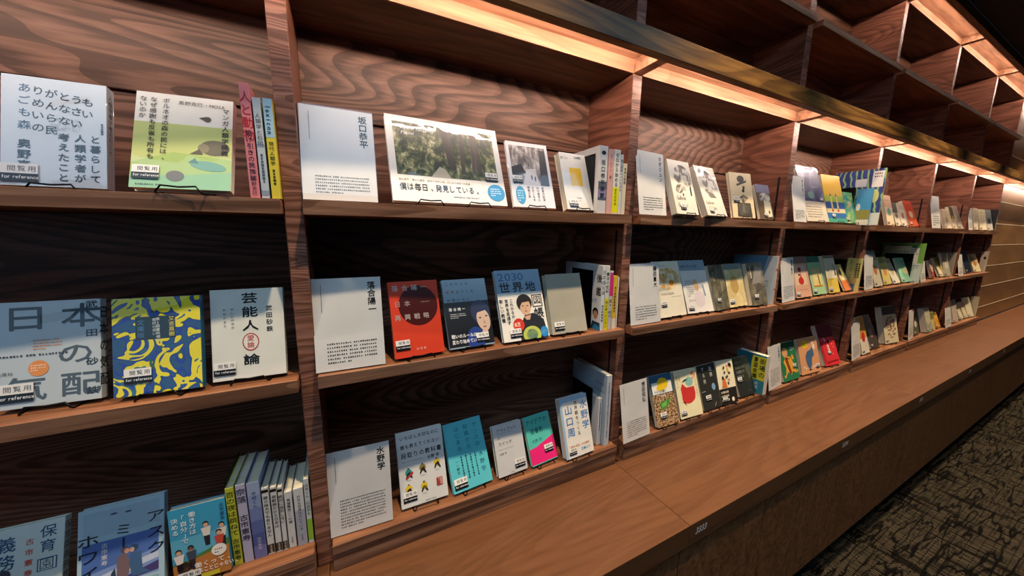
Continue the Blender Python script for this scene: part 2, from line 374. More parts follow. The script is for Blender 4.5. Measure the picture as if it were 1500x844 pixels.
# ---------------------------------------------------------------- bookcases
S1, s1, S2, s2, S3, m3, ZC = .062, .033, -.313, -.341, -.741, -.765, -.813
ZT, ZTT = .486, .525
U0, U1, UT = .852, .877, 1.2
LIP, FR, BK = .81, .84, 1.045
bay_words = ['leftmost bookcase bay, cut by the left edge, with the film-wrapped books', 'second bookcase bay from the left, with the vivid red book',
 'third bookcase bay, with the bowler hat drawing and stadium cover', 'fourth bookcase bay, with the orange elephant cover on its bottom shelf',
 'fifth bookcase bay, with the mint green cover', 'sixth bookcase bay, with the orange yellow leaning book', 'last bookcase bay, beside the panelled wall']
for i, (x0, x1) in enumerate(BAYS):
    t = empty('bookcase', ((x0+x1)/2, FR, ZC)); setp(t, 'dark ash ' + bay_words[i], 'bookcase', 'built-in bookcase bays along the wall')
    posts = [POST[i]] + ([POST[7]] if i == 6 else [])
    for (a, b) in posts:
        bxs('side_panel', [(a, b, FR, 1.06, ZC, ZT-.001)], M_EDGE, t, .001)
        bxs('upper_side_panel', [(a, b, FR, 1.06, ZTT+.021, UT)], M_EDGE, t, .001)
        # inner faces of the uprights show long horizontal grain
        for (xa, xb) in ((a-.0006, a), (b, b+.0006)):
            for (z0, z1, nm) in ((S1, ZT-.002, 'side_veneer'), (S2, s1, 'side_veneer'), (S3, s2, 'side_veneer'), (ZTT+.022, U0, 'side_veneer'), (U1, UT-.001, 'side_veneer')):
                bxs(nm, [(xa, xb, FR+.001, BK, z0, z1)], M_SIDE, t, 0)
            # black shelf-pin slots
            for z0, z1 in ((S1+.005, .26), (S2+.02, s1-.02), (S3+.02, s2-.02)):
                e = .0012
                bxs('pin_slot', [(xa-e if xa < a else xb, xa if xa < a else xb+e, FR+.028, FR+.036, z0, z1)], M_SLOT, t, 0)
    g = .002
    for (za, zb) in ((S1, .283), (.288, ZT), (S2, s1), (S3, s2)):
        bxs('back_panel', [(x0-.001 if 0 else x0+.0005, x1-.0005, BK, 1.058, za+.0005, zb-.0005)], M_BACK, t, .0008)
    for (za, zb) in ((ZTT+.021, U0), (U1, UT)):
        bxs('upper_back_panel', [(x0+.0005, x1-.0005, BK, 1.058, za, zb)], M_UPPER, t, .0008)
    for (zt, zb) in ((S1, s1), (S2, s2), (S3, m3)):
        bxs('shelf', [(x0+g, x1-g, LIP, BK-.0005, zb, zt)], M_SHELF, t, .0016)
        bxs('shelf_lip', [(x0+g, x1-g, LIP-.002, LIP, zb+.0005, zt-.0005)], M_LIP, t, 0)
    bxs('plinth', [(x0+g, x1-g, LIP+.001, BK, ZC, m3-.003)], M_LIP, t, .0012)
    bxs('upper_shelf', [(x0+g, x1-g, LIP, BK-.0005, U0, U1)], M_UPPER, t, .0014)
    bxs('upper_shelf_lip', [(x0+g, x1-g, LIP-.002, LIP, U0+.0005, U1-.0005)], M_LIP, t, 0)
# header: the tops of the lower and upper rows with their light troughs, and the long beams
def header(zt, top, beam_y0, beam_z1, label):
    t = empty('header', (0, FR, zt)); setp(t, label, 'shelf header')
    ends = BAYS + [(5.42, 6.3), (6.33, 7.2), (7.23, 8.1), (8.13, XR+3)]
    for i, (x0, x1) in enumerate(ends):
        if i < 7:
            bxs('top_board', [(x0-.018, x1+.018, FR+.004, 1.06, zt, top)], M_UPPER, t, 0)
        bxs('trough_back', [(x0, x1, FR, FR+.004, zt, top)], M_TROUGH, t, 0)
        bxs('trough_top', [(x0-.018, x1+.018, beam_y0+.027, FR+.004, top, top+.018)], M_TROUGH, t, 0)
        bxs('trough_divider', [(x0-.036 if i else x0-.03, x0, beam_y0+.027, FR+.004, zt, top)], M_TROUGH, t, .0008)
        bxs('strip_light_housing', [(x0+.01, x1-.01, beam_y0+.0275, beam_y0+.0305, zt+.01, zt+.026)], M_BLACK, t, .0005)
    bxs('beam', [(-1.4, XR+3, beam_y0, beam_y0+.027, zt, beam_z1)], M_BEAM, t, .0015)
    return t
header(ZT, ZTT, .724, .543, 'long brown wooden beam with lit troughs running above the rows of books')
header(UT, 1.236, .724, CEIL-.001, 'long beam with lit troughs under the black ceiling, above the empty shelves')
# downlight fittings
for x in SPOT_X:
    t = empty('downlight', (x, SPOT_Y, CEIL)); setp(t, 'small round black ceiling downlight over the worktop', 'ceiling light', 'downlights in the black ceiling')
    V, Fc = [], []
    for k in range(20):
        a = 2*math.pi*k/20
        for r_, z in ((.045, 0), (.045, -.006), (.034, -.006), (.034, -.0005)): V.append((r_*math.cos(a), r_*math.sin(a), z))
    for k in range(20):
        for q in range(3): Fc.append((k*4+q, k*4+q+1, ((k+1) % 20)*4+q+1, ((k+1) % 20)*4+q))
    mesh_obj('trim_ring', V, Fc, M_BLACK, t)

# worktop in joined lengths, with the white numbers on its front edge
CF = .519
t = empty('worktop', (2, CF, ZC)); setp(t, 'long brown wooden worktop under the bookcases, numbered along its front edge', 'worktop')
WX = [-1.4, -.075, .833, 1.75, 2.635, 3.51, 4.385, 5.27, 6.15, 7.05, 7.95, XR+3]
for a, b in zip(WX, WX[1:]):
    bxs('worktop_board', [(a+.0006, b-.0006, CF, 1.04 if a < 5 else .838, -.882, ZC)], M_TOP, t, .001)
for k, x in enumerate((.86, 1.775, 2.652, 3.527, 4.402, 5.287, 6.167, 7.067)):
    a = Art(.09, .045, 0); a.TH(M_WHITE, str(3333+k), .02, .42, .62, sx=1.0, sh=.22, bold=.035)
    a.build('number', t, (x+.045-2, -.0004, -.048))
# base cabinets
DX = [-1.4, -.52, -.075, .38, .838, 1.297, 1.757, 2.197, 2.645, 3.12, 3.52, 4.0, 4.39, 4.83, 5.28, 5.72, 6.15, 6.6, 7.05, 7.5, 7.95, 8.6]
order = ['first', 'second', 'third', 'fourth', 'fifth', 'sixth', 'seventh', 'eighth', 'ninth', 'tenth']
base_words = [None]*10
for k in range(10):
    a, m_, b = DX[2*k+1-1] if k == 0 else DX[2*k], DX[2*k+1], DX[2*k+2] if 2*k+2 < len(DX) else DX[-1]
    t = empty('base_cabinet', ((a+b)/2, .545, FLOOR)); 
    lab = 'brown two-door base cabinet under the worktop, ' + ['left of the picture below the leftmost bay', 'below the second bay with the red book', 'nearest one showing, under the third bay',
        'under the fourth bay with the elephant cover', 'under the fifth bay', 'under the sixth bay', 'under the last bay', 'just past the last bay, below the wall', 'second one past the last bay', 'farthest one to the right'][k]
    setp(t, lab, 'cabinet', 'base cabinets under the worktop')
    bxs('carcass', [(a+.001, b-.001, .566, .838, -1.405, -.884)], M_KICK, t, 0)
    bxs('door', [(a+.003, m_-.003, .545, .5655, -1.405, -.886)], M_DOOR, t, .0012)
    bxs('door', [(m_+.003, b-.003, .545, .5655, -1.405, -.886)], M_DOOR, t, .0012)
    bxs('toe_kick', [(a+.001, b-.001, .60, .838, FLOOR, -1.406)], M_KICK, t, 0)

# x, y, z, yaw, tilt, width, height, thickness, row, kind of every display book and card
POSE = {
 'b1': (-0.4345, 0.8918, 0.071, -0.0584, 0.2404, 0.1279, 0.1935, 0.02, 1, 'b'),
 'b2': (-0.246, 0.8112, 0.071, -0.1045, 0.3542, 0.1405, 0.1851, 0.016, 1, 'b'),
 'b3': (-0.473, 0.8514, -0.304, -0.0554, 0.2317, 0.1296, 0.1822, 0.016, 2, 'b'),
 'b4': (-0.3243, 0.8315, -0.304, -0.0599, 0.2197, 0.1275, 0.1813, 0.016, 2, 'b'),
 'b5': (-0.187, 0.8407, -0.304, -0.047, 0.2286, 0.1258, 0.187, 0.016, 2, 'b'),
 'b6': (-0.5775, 0.8548, -0.732, -0.0399, 0.3267, 0.1132, 0.1846, 0.016, 3, 'b'),
 'b7': (-0.4332, 0.8421, -0.732, -0.0221, 0.2995, 0.1259, 0.1908, 0.016, 3, 'b'),
 'b8': (-0.3069, 0.8381, -0.732, -0.0275, 0.0985, 0.0929, 0.1643, 0.016, 3, 'b'),
 'c1': (0.007, 0.8277, 0.064, -0.0192, 0.2557, 0.1436, 0.2084, 0.016, 1, 'c'),
 'b9': (0.2562, 0.8271, 0.071, 0.0204, 0.3741, 0.2913, 0.2241, 0.012, 1, 'b'),
 'b10': (0.4883, 0.8314, 0.071, -0.0305, 0.3459, 0.1332, 0.1963, 0.008, 1, 'b'),
 'b11': (0.6429, 0.8273, 0.071, 0.0551, 0.3117, 0.1013, 0.1775, 0.022, 1, 'b'),
 'c2': (0.0042, 0.8212, -0.311, -0.0272, 0.2123, 0.1444, 0.2108, 0.016, 2, 'c'),
 'b12': (0.161, 0.8239, -0.304, 0.0724, 0.2972, 0.1238, 0.1892, 0.016, 2, 'b'),
 'b13': (0.3017, 0.8299, -0.304, 0.0081, 0.4212, 0.1282, 0.1912, 0.012, 2, 'b'),
 'b14': (0.4658, 0.8225, -0.304, -0.0002, 0.3741, 0.1504, 0.21, 0.015, 2, 'b'),
 'b15': (0.6214, 0.8272, -0.304, -0.0052, 0.296, 0.1323, 0.187, 0.02, 2, 'b'),
 'c3': (0.0038, 0.8287, -0.739, -0.0524, 0.1452, 0.1431, 0.2102, 0.016, 3, 'c'),
 'b16': (0.1629, 0.8377, -0.732, -0.0116, 0.3902, 0.1271, 0.1914, 0.016, 3, 'b'),
 'b17': (0.3019, 0.833, -0.732, 0.0714, 0.5308, 0.1228, 0.1875, 0.016, 3, 'b'),
 'b18': (0.4319, 0.8341, -0.732, 0.0352, 0.3643, 0.1012, 0.148, 0.018, 3, 'b'),
 'b19': (0.5485, 0.835, -0.732, 0.0908, 0.4252, 0.1023, 0.1491, 0.012, 3, 'b'),
 'b20': (0.6725, 0.8129, -0.732, 0.0424, 0.2859, 0.1167, 0.1942, 0.022, 3, 'b'),
 'c4': (0.9338, 0.8168, 0.064, 0.0836, 0.1553, 0.141, 0.2098, 0.016, 1, 'c'),
 'b21': (1.0827, 0.7977, 0.071, 0.0851, 0.304, 0.1282, 0.1966, 0.022, 1, 'b'),
 'b22': (1.2504, 0.7993, 0.071, 0.0682, 0.3909, 0.128, 0.2012, 0.025, 1, 'b'),
 'b23': (1.4694, 0.8279, 0.071, -0.1002, 0.2432, 0.1291, 0.1877, 0.012, 1, 'b'),
 'b24': (1.6565, 0.8385, 0.071, -0.0079, 0.2848, 0.1026, 0.1557, 0.014, 1, 'b'),
 'c5': (0.9442, 0.822, -0.311, 0.0196, 0.1342, 0.149, 0.2139, 0.016, 2, 'c'),
 'b25': (1.106, 0.8366, -0.304, 0.0168, 0.2984, 0.1512, 0.2126, 0.016, 2, 'b'),
 'b26': (1.2676, 0.8367, -0.304, -0.0498, 0.3479, 0.1491, 0.215, 0.016, 2, 'b'),
 'b27': (1.4037, 0.8316, -0.304, 0.0884, 0.3114, 0.1062, 0.1904, 0.018, 2, 'b'),
 'b28': (1.5276, 0.8409, -0.304, -0.0175, 0.2904, 0.1246, 0.19, 0.016, 2, 'b'),
 'b29': (1.6558, 0.8231, -0.304, 0.0003, 0.2705, 0.1214, 0.191, 0.02, 2, 'b'),
 'g3': (1.7695, 0.9127, -0.3125, -1.6849, -0.0066, 0.1861, 0.219, 0.012, 2, 's'),
 'c6': (0.9221, 0.8044, -0.739, 0.0481, 0.1613, 0.1401, 0.2133, 0.016, 3, 'c'),
 'b30': (1.0979, 0.8089, -0.732, -0.0365, 0.3456, 0.1177, 0.1928, 0.016, 3, 'b'),
 'b31': (1.2381, 0.8104, -0.732, -0.0554, 0.3196, 0.1268, 0.1877, 0.016, 3, 'b'),
 'b32': (1.3791, 0.8135, -0.732, 0.0054, 0.3138, 0.1182, 0.1871, 0.016, 3, 'b'),
 'b33': (1.4893, 0.8094, -0.732, -0.0716, 0.2864, 0.1079, 0.1875, 0.016, 3, 'b'),
 'b34': (1.6477, 0.8207, -0.732, 0.008, 0.342, 0.1231, 0.1774, 0.016, 3, 'b'),
 'g4': (1.7122, 0.8661, -0.7405, -1.5455, 0.0101, 0.1314, 0.1851, 0.02, 3, 's'),
 'c7': (1.887, 0.8189, 0.064, 0.098, 0.1703, 0.1453, 0.2092, 0.016, 1, 'c'),
 'b35': (2.061, 0.8213, 0.071, -0.0305, 0.3067, 0.1964, 0.2808, 0.01, 1, 'b'),
 'b36': (2.2824, 0.8285, 0.071, -0.0553, 0.2666, 0.1747, 0.2513, 0.016, 1, 'b'),
 'b37': (2.4556, 0.8291, 0.071, -0.0406, 0.2448, 0.1319, 0.1683, 0.016, 1, 'b'),
 'b37b': (2.3619, 0.7586, 0.0625, -0.0056, 0.0298, 0.129, 0.1767, 0.016, 1, 's'),
 'g5': (2.5285, 0.8548, 0.0625, -1.5653, -0.0107, 0.203, 0.291, 0.01, 1, 's'),
 'c8': (1.9011, 0.8264, -0.311, 0.1003, 0.15, 0.1466, 0.212, 0.016, 2, 'c'),
 'b42': (2.0739, 0.8355, -0.304, -0.0204, 0.2873, 0.146, 0.2094, 0.016, 2, 'b'),
 'b43': (2.2542, 0.8437, -0.304, -0.0231, 0.3108, 0.1303, 0.2079, 0.02, 2, 'b'),
 'b44': (2.4043, 0.8387, -0.304, -0.0065, 0.2776, 0.1199, 0.2091, 0.02, 2, 'b'),
 'b45': (2.5879, 0.8447, -0.304, 0.0813, 0.443, 0.1042, 0.1587, 0.01, 2, 'b'),
 'b46': (2.8616, 0.9208, -0.3125, -0.1967, 0.0221, 0.1201, 0.178, 0.01, 2, 's'),
 'c10': (1.8628, 0.8137, -0.739, 0.0961, 0.1367, 0.14, 0.2145, 0.016, 3, 'c'),
 'b51': (2.0356, 0.8199, -0.732, 0.0001, 0.2824, 0.1544, 0.193, 0.016, 3, 'b'),
 'b52': (2.2393, 0.8213, -0.732, -0.0479, 0.2584, 0.1823, 0.1891, 0.016, 3, 'b'),
 'b53': (2.4983, 0.8256, -0.732, -0.0864, 0.3606, 0.1446, 0.2339, 0.025, 3, 'b'),
 'b38': (2.9853, 0.8338, 0.071, 0.0238, 0.2458, 0.1182, 0.1862, 0.016, 1, 'b'),
 'b39': (3.1479, 0.844, 0.071, 0.0348, 0.3057, 0.0979, 0.1548, 0.016, 1, 'b'),
 'b40': (3.2382, 0.8413, 0.071, 0.039, 0.296, 0.0981, 0.1536, 0.016, 1, 'b'),
 'b41': (3.3976, 0.8393, 0.071, -0.0437, 0.35, 0.1279, 0.1812, 0.02, 1, 'b'),
 'c9': (2.7969, 0.8255, -0.311, 0.0577, 0.1252, 0.1476, 0.2101, 0.016, 2, 'c'),
 'b47': (2.9996, 0.8404, -0.304, 0.0659, 0.3076, 0.1477, 0.2302, 0.016, 2, 'b'),
 'b48': (3.1711, 0.8501, -0.304, 0.0183, 0.2989, 0.1265, 0.1825, 0.016, 2, 'b'),
 'b49': (3.3134, 0.847, -0.304, 0.0459, 0.434, 0.1268, 0.1768, 0.01, 2, 'b'),
 'b50': (3.5061, 0.8422, -0.304, -0.0997, 0.3596, 0.1853, 0.1733, 0.012, 2, 'b'),
 'g6': (3.5104, 0.897, -0.3125, -0.604, -0.0016, 0.2589, 0.2703, 0.01, 2, 's'),
 'c11': (2.7679, 0.8169, -0.739, 0.0749, 0.1346, 0.1481, 0.2263, 0.016, 3, 'c'),
 'b54': (2.9409, 0.8259, -0.732, 0.0517, 0.2695, 0.1251, 0.2332, 0.016, 3, 'b'),
 'b55': (3.166, 0.8492, -0.732, 0.0486, 0.3925, 0.1578, 0.2192, 0.016, 3, 'b'),
 'b56': (3.4096, 0.8397, -0.732, -0.1066, 0.2268, 0.1718, 0.2559, 0.035, 3, 'b'),
 'c12': (3.7306, 0.8187, 0.064, -0.0464, 0.1804, 0.1475, 0.2268, 0.016, 1, 'c'),
 'b57': (4.1788, 0.8574, 0.071, -0.0479, 0.2637, 0.1209, 0.1532, 0.016, 1, 'b'),
 'b58': (4.2972, 0.8472, 0.071, 0.0399, 0.2892, 0.1179, 0.1765, 0.016, 1, 'b'),
 'b59': (4.4396, 0.8429, 0.071, -0.0384, 0.3249, 0.1206, 0.1916, 0.02, 1, 'b'),
 'c13': (4.6177, 0.8309, 0.064, 0.0511, 0.1677, 0.1475, 0.1611, 0.016, 1, 'c'),
 'b60': (4.8409, 0.8432, 0.071, -0.0027, 0.1682, 0.12, 0.1833, 0.016, 1, 'b'),
 'b61': (5.065, 0.8429, 0.071, -0.1102, 0.2162, 0.1312, 0.1837, 0.016, 1, 'b'),
 'b62': (5.2586, 0.8377, 0.071, -0.0866, 0.2247, 0.1224, 0.1885, 0.01, 1, 'b'),
 'b63': (5.2726, 0.8425, 0.0625, -0.1242, 0.002, 0.1823, 0.1919, 0.01, 1, 's'),
 'c14': (3.6947, 0.8214, -0.311, 0.0838, 0.1536, 0.1478, 0.145, 0.016, 2, 'c'),
 'b64': (4.0563, 0.8529, -0.304, 0.0987, 0.2805, 0.1183, 0.139, 0.016, 2, 'b'),
 'b65': (4.2783, 0.8556, -0.304, 0.0094, 0.3841, 0.1206, 0.1556, 0.016, 2, 'b'),
 'b66': (4.3528, 0.8454, -0.304, -0.0289, 0.2432, 0.131, 0.1868, 0.016, 2, 'b'),
 'b67': (4.5829, 0.8857, -0.3125, -0.0551, 0.0239, 0.137, 0.1872, 0.01, 2, 's'),
 'c15': (4.5737, 0.8205, -0.311, 0.0313, 0.1726, 0.1478, 0.1776, 0.016, 2, 'c'),
 'b68': (4.9261, 0.8439, -0.304, -0.0549, 0.2975, 0.1295, 0.1983, 0.016, 2, 'b'),
 'b69': (5.1858, 0.8426, -0.304, -0.1181, 0.3477, 0.1343, 0.1704, 0.02, 2, 'b'),
 'b70': (5.3986, 0.8726, -0.3125, -0.2243, 0.0049, 0.1793, 0.186, 0.015, 2, 's'),
 'c16': (3.695, 0.8244, -0.739, 0.0898, 0.1127, 0.1474, 0.2184, 0.016, 3, 'c'),
 'b71': (3.8849, 0.84, -0.732, 0.0111, 0.2361, 0.1171, 0.1769, 0.016, 3, 'b'),
 'b72': (4.0894, 0.8225, -0.732, -0.0022, 0.2372, 0.1103, 0.1898, 0.035, 3, 'b'),
 'b73': (4.1991, 0.8278, -0.732, 0.0244, 0.217, 0.099, 0.1457, 0.02, 3, 'b'),
 'b74': (4.3696, 0.8364, -0.732, 0.0422, 0.3583, 0.117, 0.1244, 0.016, 3, 'b'),
 'c17': (4.4945, 0.812, -0.739, 0.0039, 0.1566, 0.1482, 0.1644, 0.016, 3, 'c'),
 'b75': (4.7944, 0.8314, -0.732, -0.0045, 0.2286, 0.128, 0.1949, 0.016, 3, 'b'),
 'b76': (5.0249, 0.842, -0.732, 0.022, 0.3794, 0.1083, 0.1415, 0.016, 3, 'b'),
 'b77': (5.1529, 0.8416, -0.732, 0.0146, 0.3607, 0.1079, 0.1493, 0.016, 3, 'b'),
 'b78': (5.266, 0.8351, -0.732, -0.0733, 0.2923, 0.131, 0.1823, 0.015, 3, 'b'),
 'b79': (5.3725, 0.8569, -0.7405, -0.2249, 0.0021, 0.161, 0.1914, 0.01, 3, 's'),
}
# x0, x1, front y, shelf z, height, -, row
SPINE = {
 's1': (-0.15, -0.134, 0.818, 0.062, 0.204, 0.003, 1),
 's2': (-0.132, -0.119, 0.818, 0.062, 0.182, 0.004, 1),
 's3': (-0.116, -0.101, 0.818, 0.062, 0.183, 0.004, 1),
 's4': (-0.258, -0.243, 0.851, -0.741, 0.193, -0.003, 3),
 's5': (-0.24, -0.223, 0.85, -0.741, 0.195, 0.001, 3),
 's6': (-0.221, -0.198, 0.851, -0.741, 0.192, 0.0, 3),
 's7': (-0.196, -0.183, 0.851, -0.741, 0.171, -0.001, 3),
 's8': (-0.18, -0.168, 0.849, -0.741, 0.169, -0.001, 3),
 's9': (-0.166, -0.157, 0.848, -0.741, 0.165, -0.001, 3),
 's10': (-0.155, -0.14, 0.849, -0.741, 0.147, 0.001, 3),
 's11': (-0.137, -0.117, 0.846, -0.741, 0.151, 0.0, 3),
 's12': (-0.115, -0.104, 0.844, -0.741, 0.171, 0.001, 3),
 's13': (0.694, 0.727, 0.818, 0.062, 0.195, -0.006, 1),
 's14': (0.73, 0.75, 0.818, 0.062, 0.189, -0.008, 1),
 's15': (0.751, 0.777, 0.818, 0.062, 0.19, -0.006, 1),
 's16': (0.777, 0.789, 0.818, 0.062, 0.178, -0.007, 1),
 's17': (0.79, 0.806, 0.818, 0.062, 0.153, -0.001, 1),
 's18': (0.736, 0.748, 0.824, -0.313, 0.216, -0.007, 2),
 's19': (0.752, 0.769, 0.827, -0.313, 0.213, -0.002, 2),
 's20': (0.771, 0.787, 0.829, -0.313, 0.195, -0.001, 2),
 's21': (0.789, 0.805, 0.829, -0.313, 0.178, -0.001, 2),
 's22': (0.808, 0.815, 0.831, -0.313, 0.173, -0.003, 2),
 's23': (0.784, 0.807, 0.824, -0.741, 0.257, 0.007, 3),
 's24': (0.774, 0.795, 0.838, -0.741, 0.178, -0.001, 3),
}

# ---------------------------------------------------------------- books
def book_parts(t, w, h, th, col, gloss, pages=True, spine_right=True, board=.0012):
    """cover (front, spine, back in one piece) and page block, front face on y = 0"""
    sx = (w/2-board, w/2) if spine_right else (-w/2, -w/2+board)
    cov = lbox('cover', [(-w/2, w/2, 0, board, 0, h), (-w/2, w/2, th-board, th, 0, h), (sx[0], sx[1], board, th-board, 0, h)], paper(col, gloss), t, .0003)
    if pages:
        a, b = (-w/2+.002, w/2-board) if spine_right else (-w/2+board, w/2-.002)
        lbox('pages', [(a, b, board, th-board, .002, h-.002)], M_PAGES, t, 0)
    return cov
def sticker(t, w, h, u, v, s=.034):
    """white and black reference-copy label; u, v its lower left corner"""
    sw, sh = s, s*.72
    a = Art(sw, sh, 1); a.R('#f0eee8', 0, .46, 1, 1); a.R('#0c0c0e', 0, 0, 1, .46)
    a.TH('#222222', '閲覧用', .19, .72, .33, pitch=1.1); a.TH('#f2f2f2', 'for reference', .07, .27, .26, sx=.88, bold=.012)
    o = a.build('reference_label', t, (-w/2+u*w+sw/2, -.0018, v*h))
    return o
def stand(p, label, w, th):
    x, y, z, yaw, tilt = p[:5]
    t = empty('book_stand', (x, y, S_Z[p[8]]), (0, 0, yaw)); setp(t, label, 'book stand', 'black wire stands under the display books')
    e, rr = min(.03, w*.28), .0016; g = th/math.cos(tilt)
    hk = []
    # front hooks: a flat wire bow that comes out under the book and turns up in front of its lower edge
    hk.append([(-e*1.25, .03, .0012), (-e*1.1, -.008, .0012), (-e, -.011, .0045), (-e*.8, -.0095, .0135), (0, -.0095, .0115), (e*.8, -.0095, .0135), (e, -.011, .0045), (e*1.1, -.008, .0012), (e*1.25, .03, .0012)])
    if w > .25: hk = [[(px_+s_*.062, py_, pz_) for px_, py_, pz_ in hk[0]] for s_ in (-1, 1)]
    for q_ in hk: tube('hook_wire', [q_], rr, M_BLACK, t)
    H = .10; ty = math.tan(tilt)
    bk = [[(s*e*1.25, .03, .0012), (s*e*1.25, g+.006, .0012), (s*e*1.2, g+.006+H*ty, H)] for s in (-1, 1)]
    tube('back_wire', bk+[[(-e*1.2, g+.006+H*ty, H), (e*1.2, g+.006+H*ty, H)]], rr, M_BLACK, t)
    return t
S_Z = {1: S1, 2: S2, 3: S3}
def display(key, col, label, art=None, gloss=1, st=None, cat='book', group=None, spine=None, nostand=False, pages=True, short=None):
    p = POSE[key]; x, y, z, yaw, tilt, w, h, th, row, kind = p
    t = empty('book', (x, y, z), (-tilt, 0, yaw)); setp(t, label, cat, group)
    book_parts(t, w, h, th, col, gloss)
    if art:
        a = Art(w, h, gloss); art(a); a.build('cover_print', t)
    if spine:
        a = Art(th, h, gloss); spine(a); a.build('spine_print', t, (w/2, th/2, 0), (0, 0, math.pi/2))
    if st: sticker(t, w, h, *st)
    if not nostand: stand(p, 'black wire stand under the ' + ' '.join((short or label.replace(',', '')).split()[:11]), w, th)
    return t
def card(key, name, label, rows=6, vtop=.27, seed=1, size=.088):
    p = POSE[key]; x, y, z, yaw, tilt, w, h, th, row, kind = p
    t = empty('name_card', (x, y, z), (-tilt, 0, yaw)); setp(t, label, 'sign', 'white author cards at the left of each shelf')
    lbox('paper_sheet', [(-w/2, w/2, 0, .0006, .001, h-.001)], paper('#e4e3df', 0), t, 0)
    a = Art(w, h, 0)
    a.TV('#121212', name, .85, .945, size, pitch=1.02, bold=.03)
    a.LV('#5a5a5a', .125, .93, .62, .011, seed)
    a.LH('#3c3c3c', .17, .90, vtop, .07, rows, seed=seed)
    a.build('card_print', t)
    lbox('clear_holder', [(-w/2-.001, w/2+.001, -.003, -.0015, 0, h+.001), (-w/2-.001, w/2+.001, .0012, .0026, 0, h+.001)], M_ACRYLIC, t, 0)
    lbox('holder_foot', [(-w/2-.001, w/2+.001, -.003, .03, -.0015, -.0001)], M_ACRYLIC, t, 0)
    return t
def upright(name, x0, x1, y, row, h, col, label, group, art=None, side=None, depth=.128, gloss=1, sidecol=None, board=.0012, lean=0):
    """a book standing with its spine to the front; the left face may carry print"""
    w, z = x1-x0-.0008, S_Z[row]+.0003
    t = empty(name, ((x0+x1)/2, y, z), (0, lean, 0)); setp(t, label, 'book', group)
    lbox('cover', [(-w/2, w/2, 0, board, 0, h), (-w/2, -w/2+board, board, depth, 0, h), (w/2-board, w/2, board, depth, 0, h)], paper(col, gloss), t, .0004)
    lbox('pages', [(-w/2+board, w/2-board, board, depth-.003, .002, h-.003)], M_PAGES, t, 0)
    if art:
        a = Art(w, h, gloss); art(a); a.build('spine_print', t)
    if side:
        a = Art(depth, h, gloss); side(a); a.build('cover_print', t, (-w/2, depth/2, 0), (0, 0, -math.pi/2))
    return t
def bookend(x, y0, y1, row, h, label):
    t = empty('bookend', (x, (y0+y1)/2, S_Z[row])); setp(t, label, 'bookend', 'black metal bookends')
    lbox('plate', [(-.0006, .0006, y0-(y0+y1)/2, y1-(y0+y1)/2, .001, h)], M_BLACK, t, 0)
    lbox('base', [(-.05, .0006, y0-(y0+y1)/2, y1-(y0+y1)/2, 0, .001)], M_BLACK, t, 0)

K = '#16181c'
# ---- bay 1
def a_(s):
    for u, tx, v in ((.21, 'あごも森', .93), (.335, 'りめいの', .915), (.46, 'がんら民', .90), (.585, 'となな', .885), (.70, 'うさい', .87), (.81, 'もい', .855)):
        s.TV(K if u > .25 else '#27506b', tx, u, v, .085, pitch=1.33, bold=.018)
    s.TV(K, 'と暮らして', .885, .50, .078, pitch=1.2, bold=.018); s.TV(K, '人類学者が', .735, .50, .078, pitch=1.2, bold=.018); s.TV(K, '考えたこと', .575, .50, .078, pitch=1.2, bold=.018)
    s.TV('#20303a', '奥野克', .21, .42, .085, pitch=1.12, bold=.018); s.LV('#222222', .955, .62, .5, .02)
    R_ = random.Random(4)
    for _ in range(70): s.E('#9fb0b6', .45+.28*R_.random(), .52+.12*R_.random(), .006, .004, 6)
display('b1', '#cfd9de', 'large pale grey film-wrapped book with rows of black kana, left end of top shelf', a_, 2, (.0, .03, .044), spine=lambda s: s.TV('#444444', '人類学者が考えたこと', .5, .93, .055, bold=.01), short='pale grey film-wrapped book with rows of kana')
def a_(s):
    s.P('#eceade', [(0, .6), (1, .6), (1, 1), (0, 1)]); s.R('#c3cf7c', 0, .0, 1, .68); s.P('#a9c56a', [(0, .25), (.4, .38), (1, .33), (1, .0), (0, 0)]); s.P('#8fc08a', [(0, 0), (1, 0), (1, .2), (.5, .14), (0, .12)])
    s.E('#6f6a54', .82, .45, .16, .085); s.E('#8d8568', .70, .44, .06, .05); s.P('#5c5845', [(.56, .37), (.66, .43), (.7, .37)]); s.E('#6fa48b', .76, .25, .19, .05, rot=-.15); s.P('#557f6e', [(.55, .28), (.62, .33), (.66, .27)])
    s.E('#6e6650', .43, .13, .09, .055); s.E('#4b463a', .73, .76, .04, .03, rot=.6); s.P('#4b463a', [(.64, .77), (.72, .79), (.7, .74)])
    s.TV(K, 'マンガ人類学講義', .925, .90, .062, bold=.01); s.TV(K, 'ボルネオの森の民には、', .30, .95, .056, pitch=1.08, bold=.01); s.TV(K, 'なぜ感謝も反省も所有も', .175, .95, .056, pitch=1.08, bold=.01); s.TV(K, 'ないのか', .075, .95, .056, bold=.01)
    s.TH('#44463a', '奥野克巳・MOSA', .42, .915, .05, sx=.95); s.LH('#40513f', .06, .3, .05, .02, 1, last=1)
display('b2', '#e6e4d4', 'green and cream film-wrapped comic cover with a sleeping animal drawing, on the top shelf', a_, 2, (.02, .085, .036), short='green and cream cover with the animal drawing')
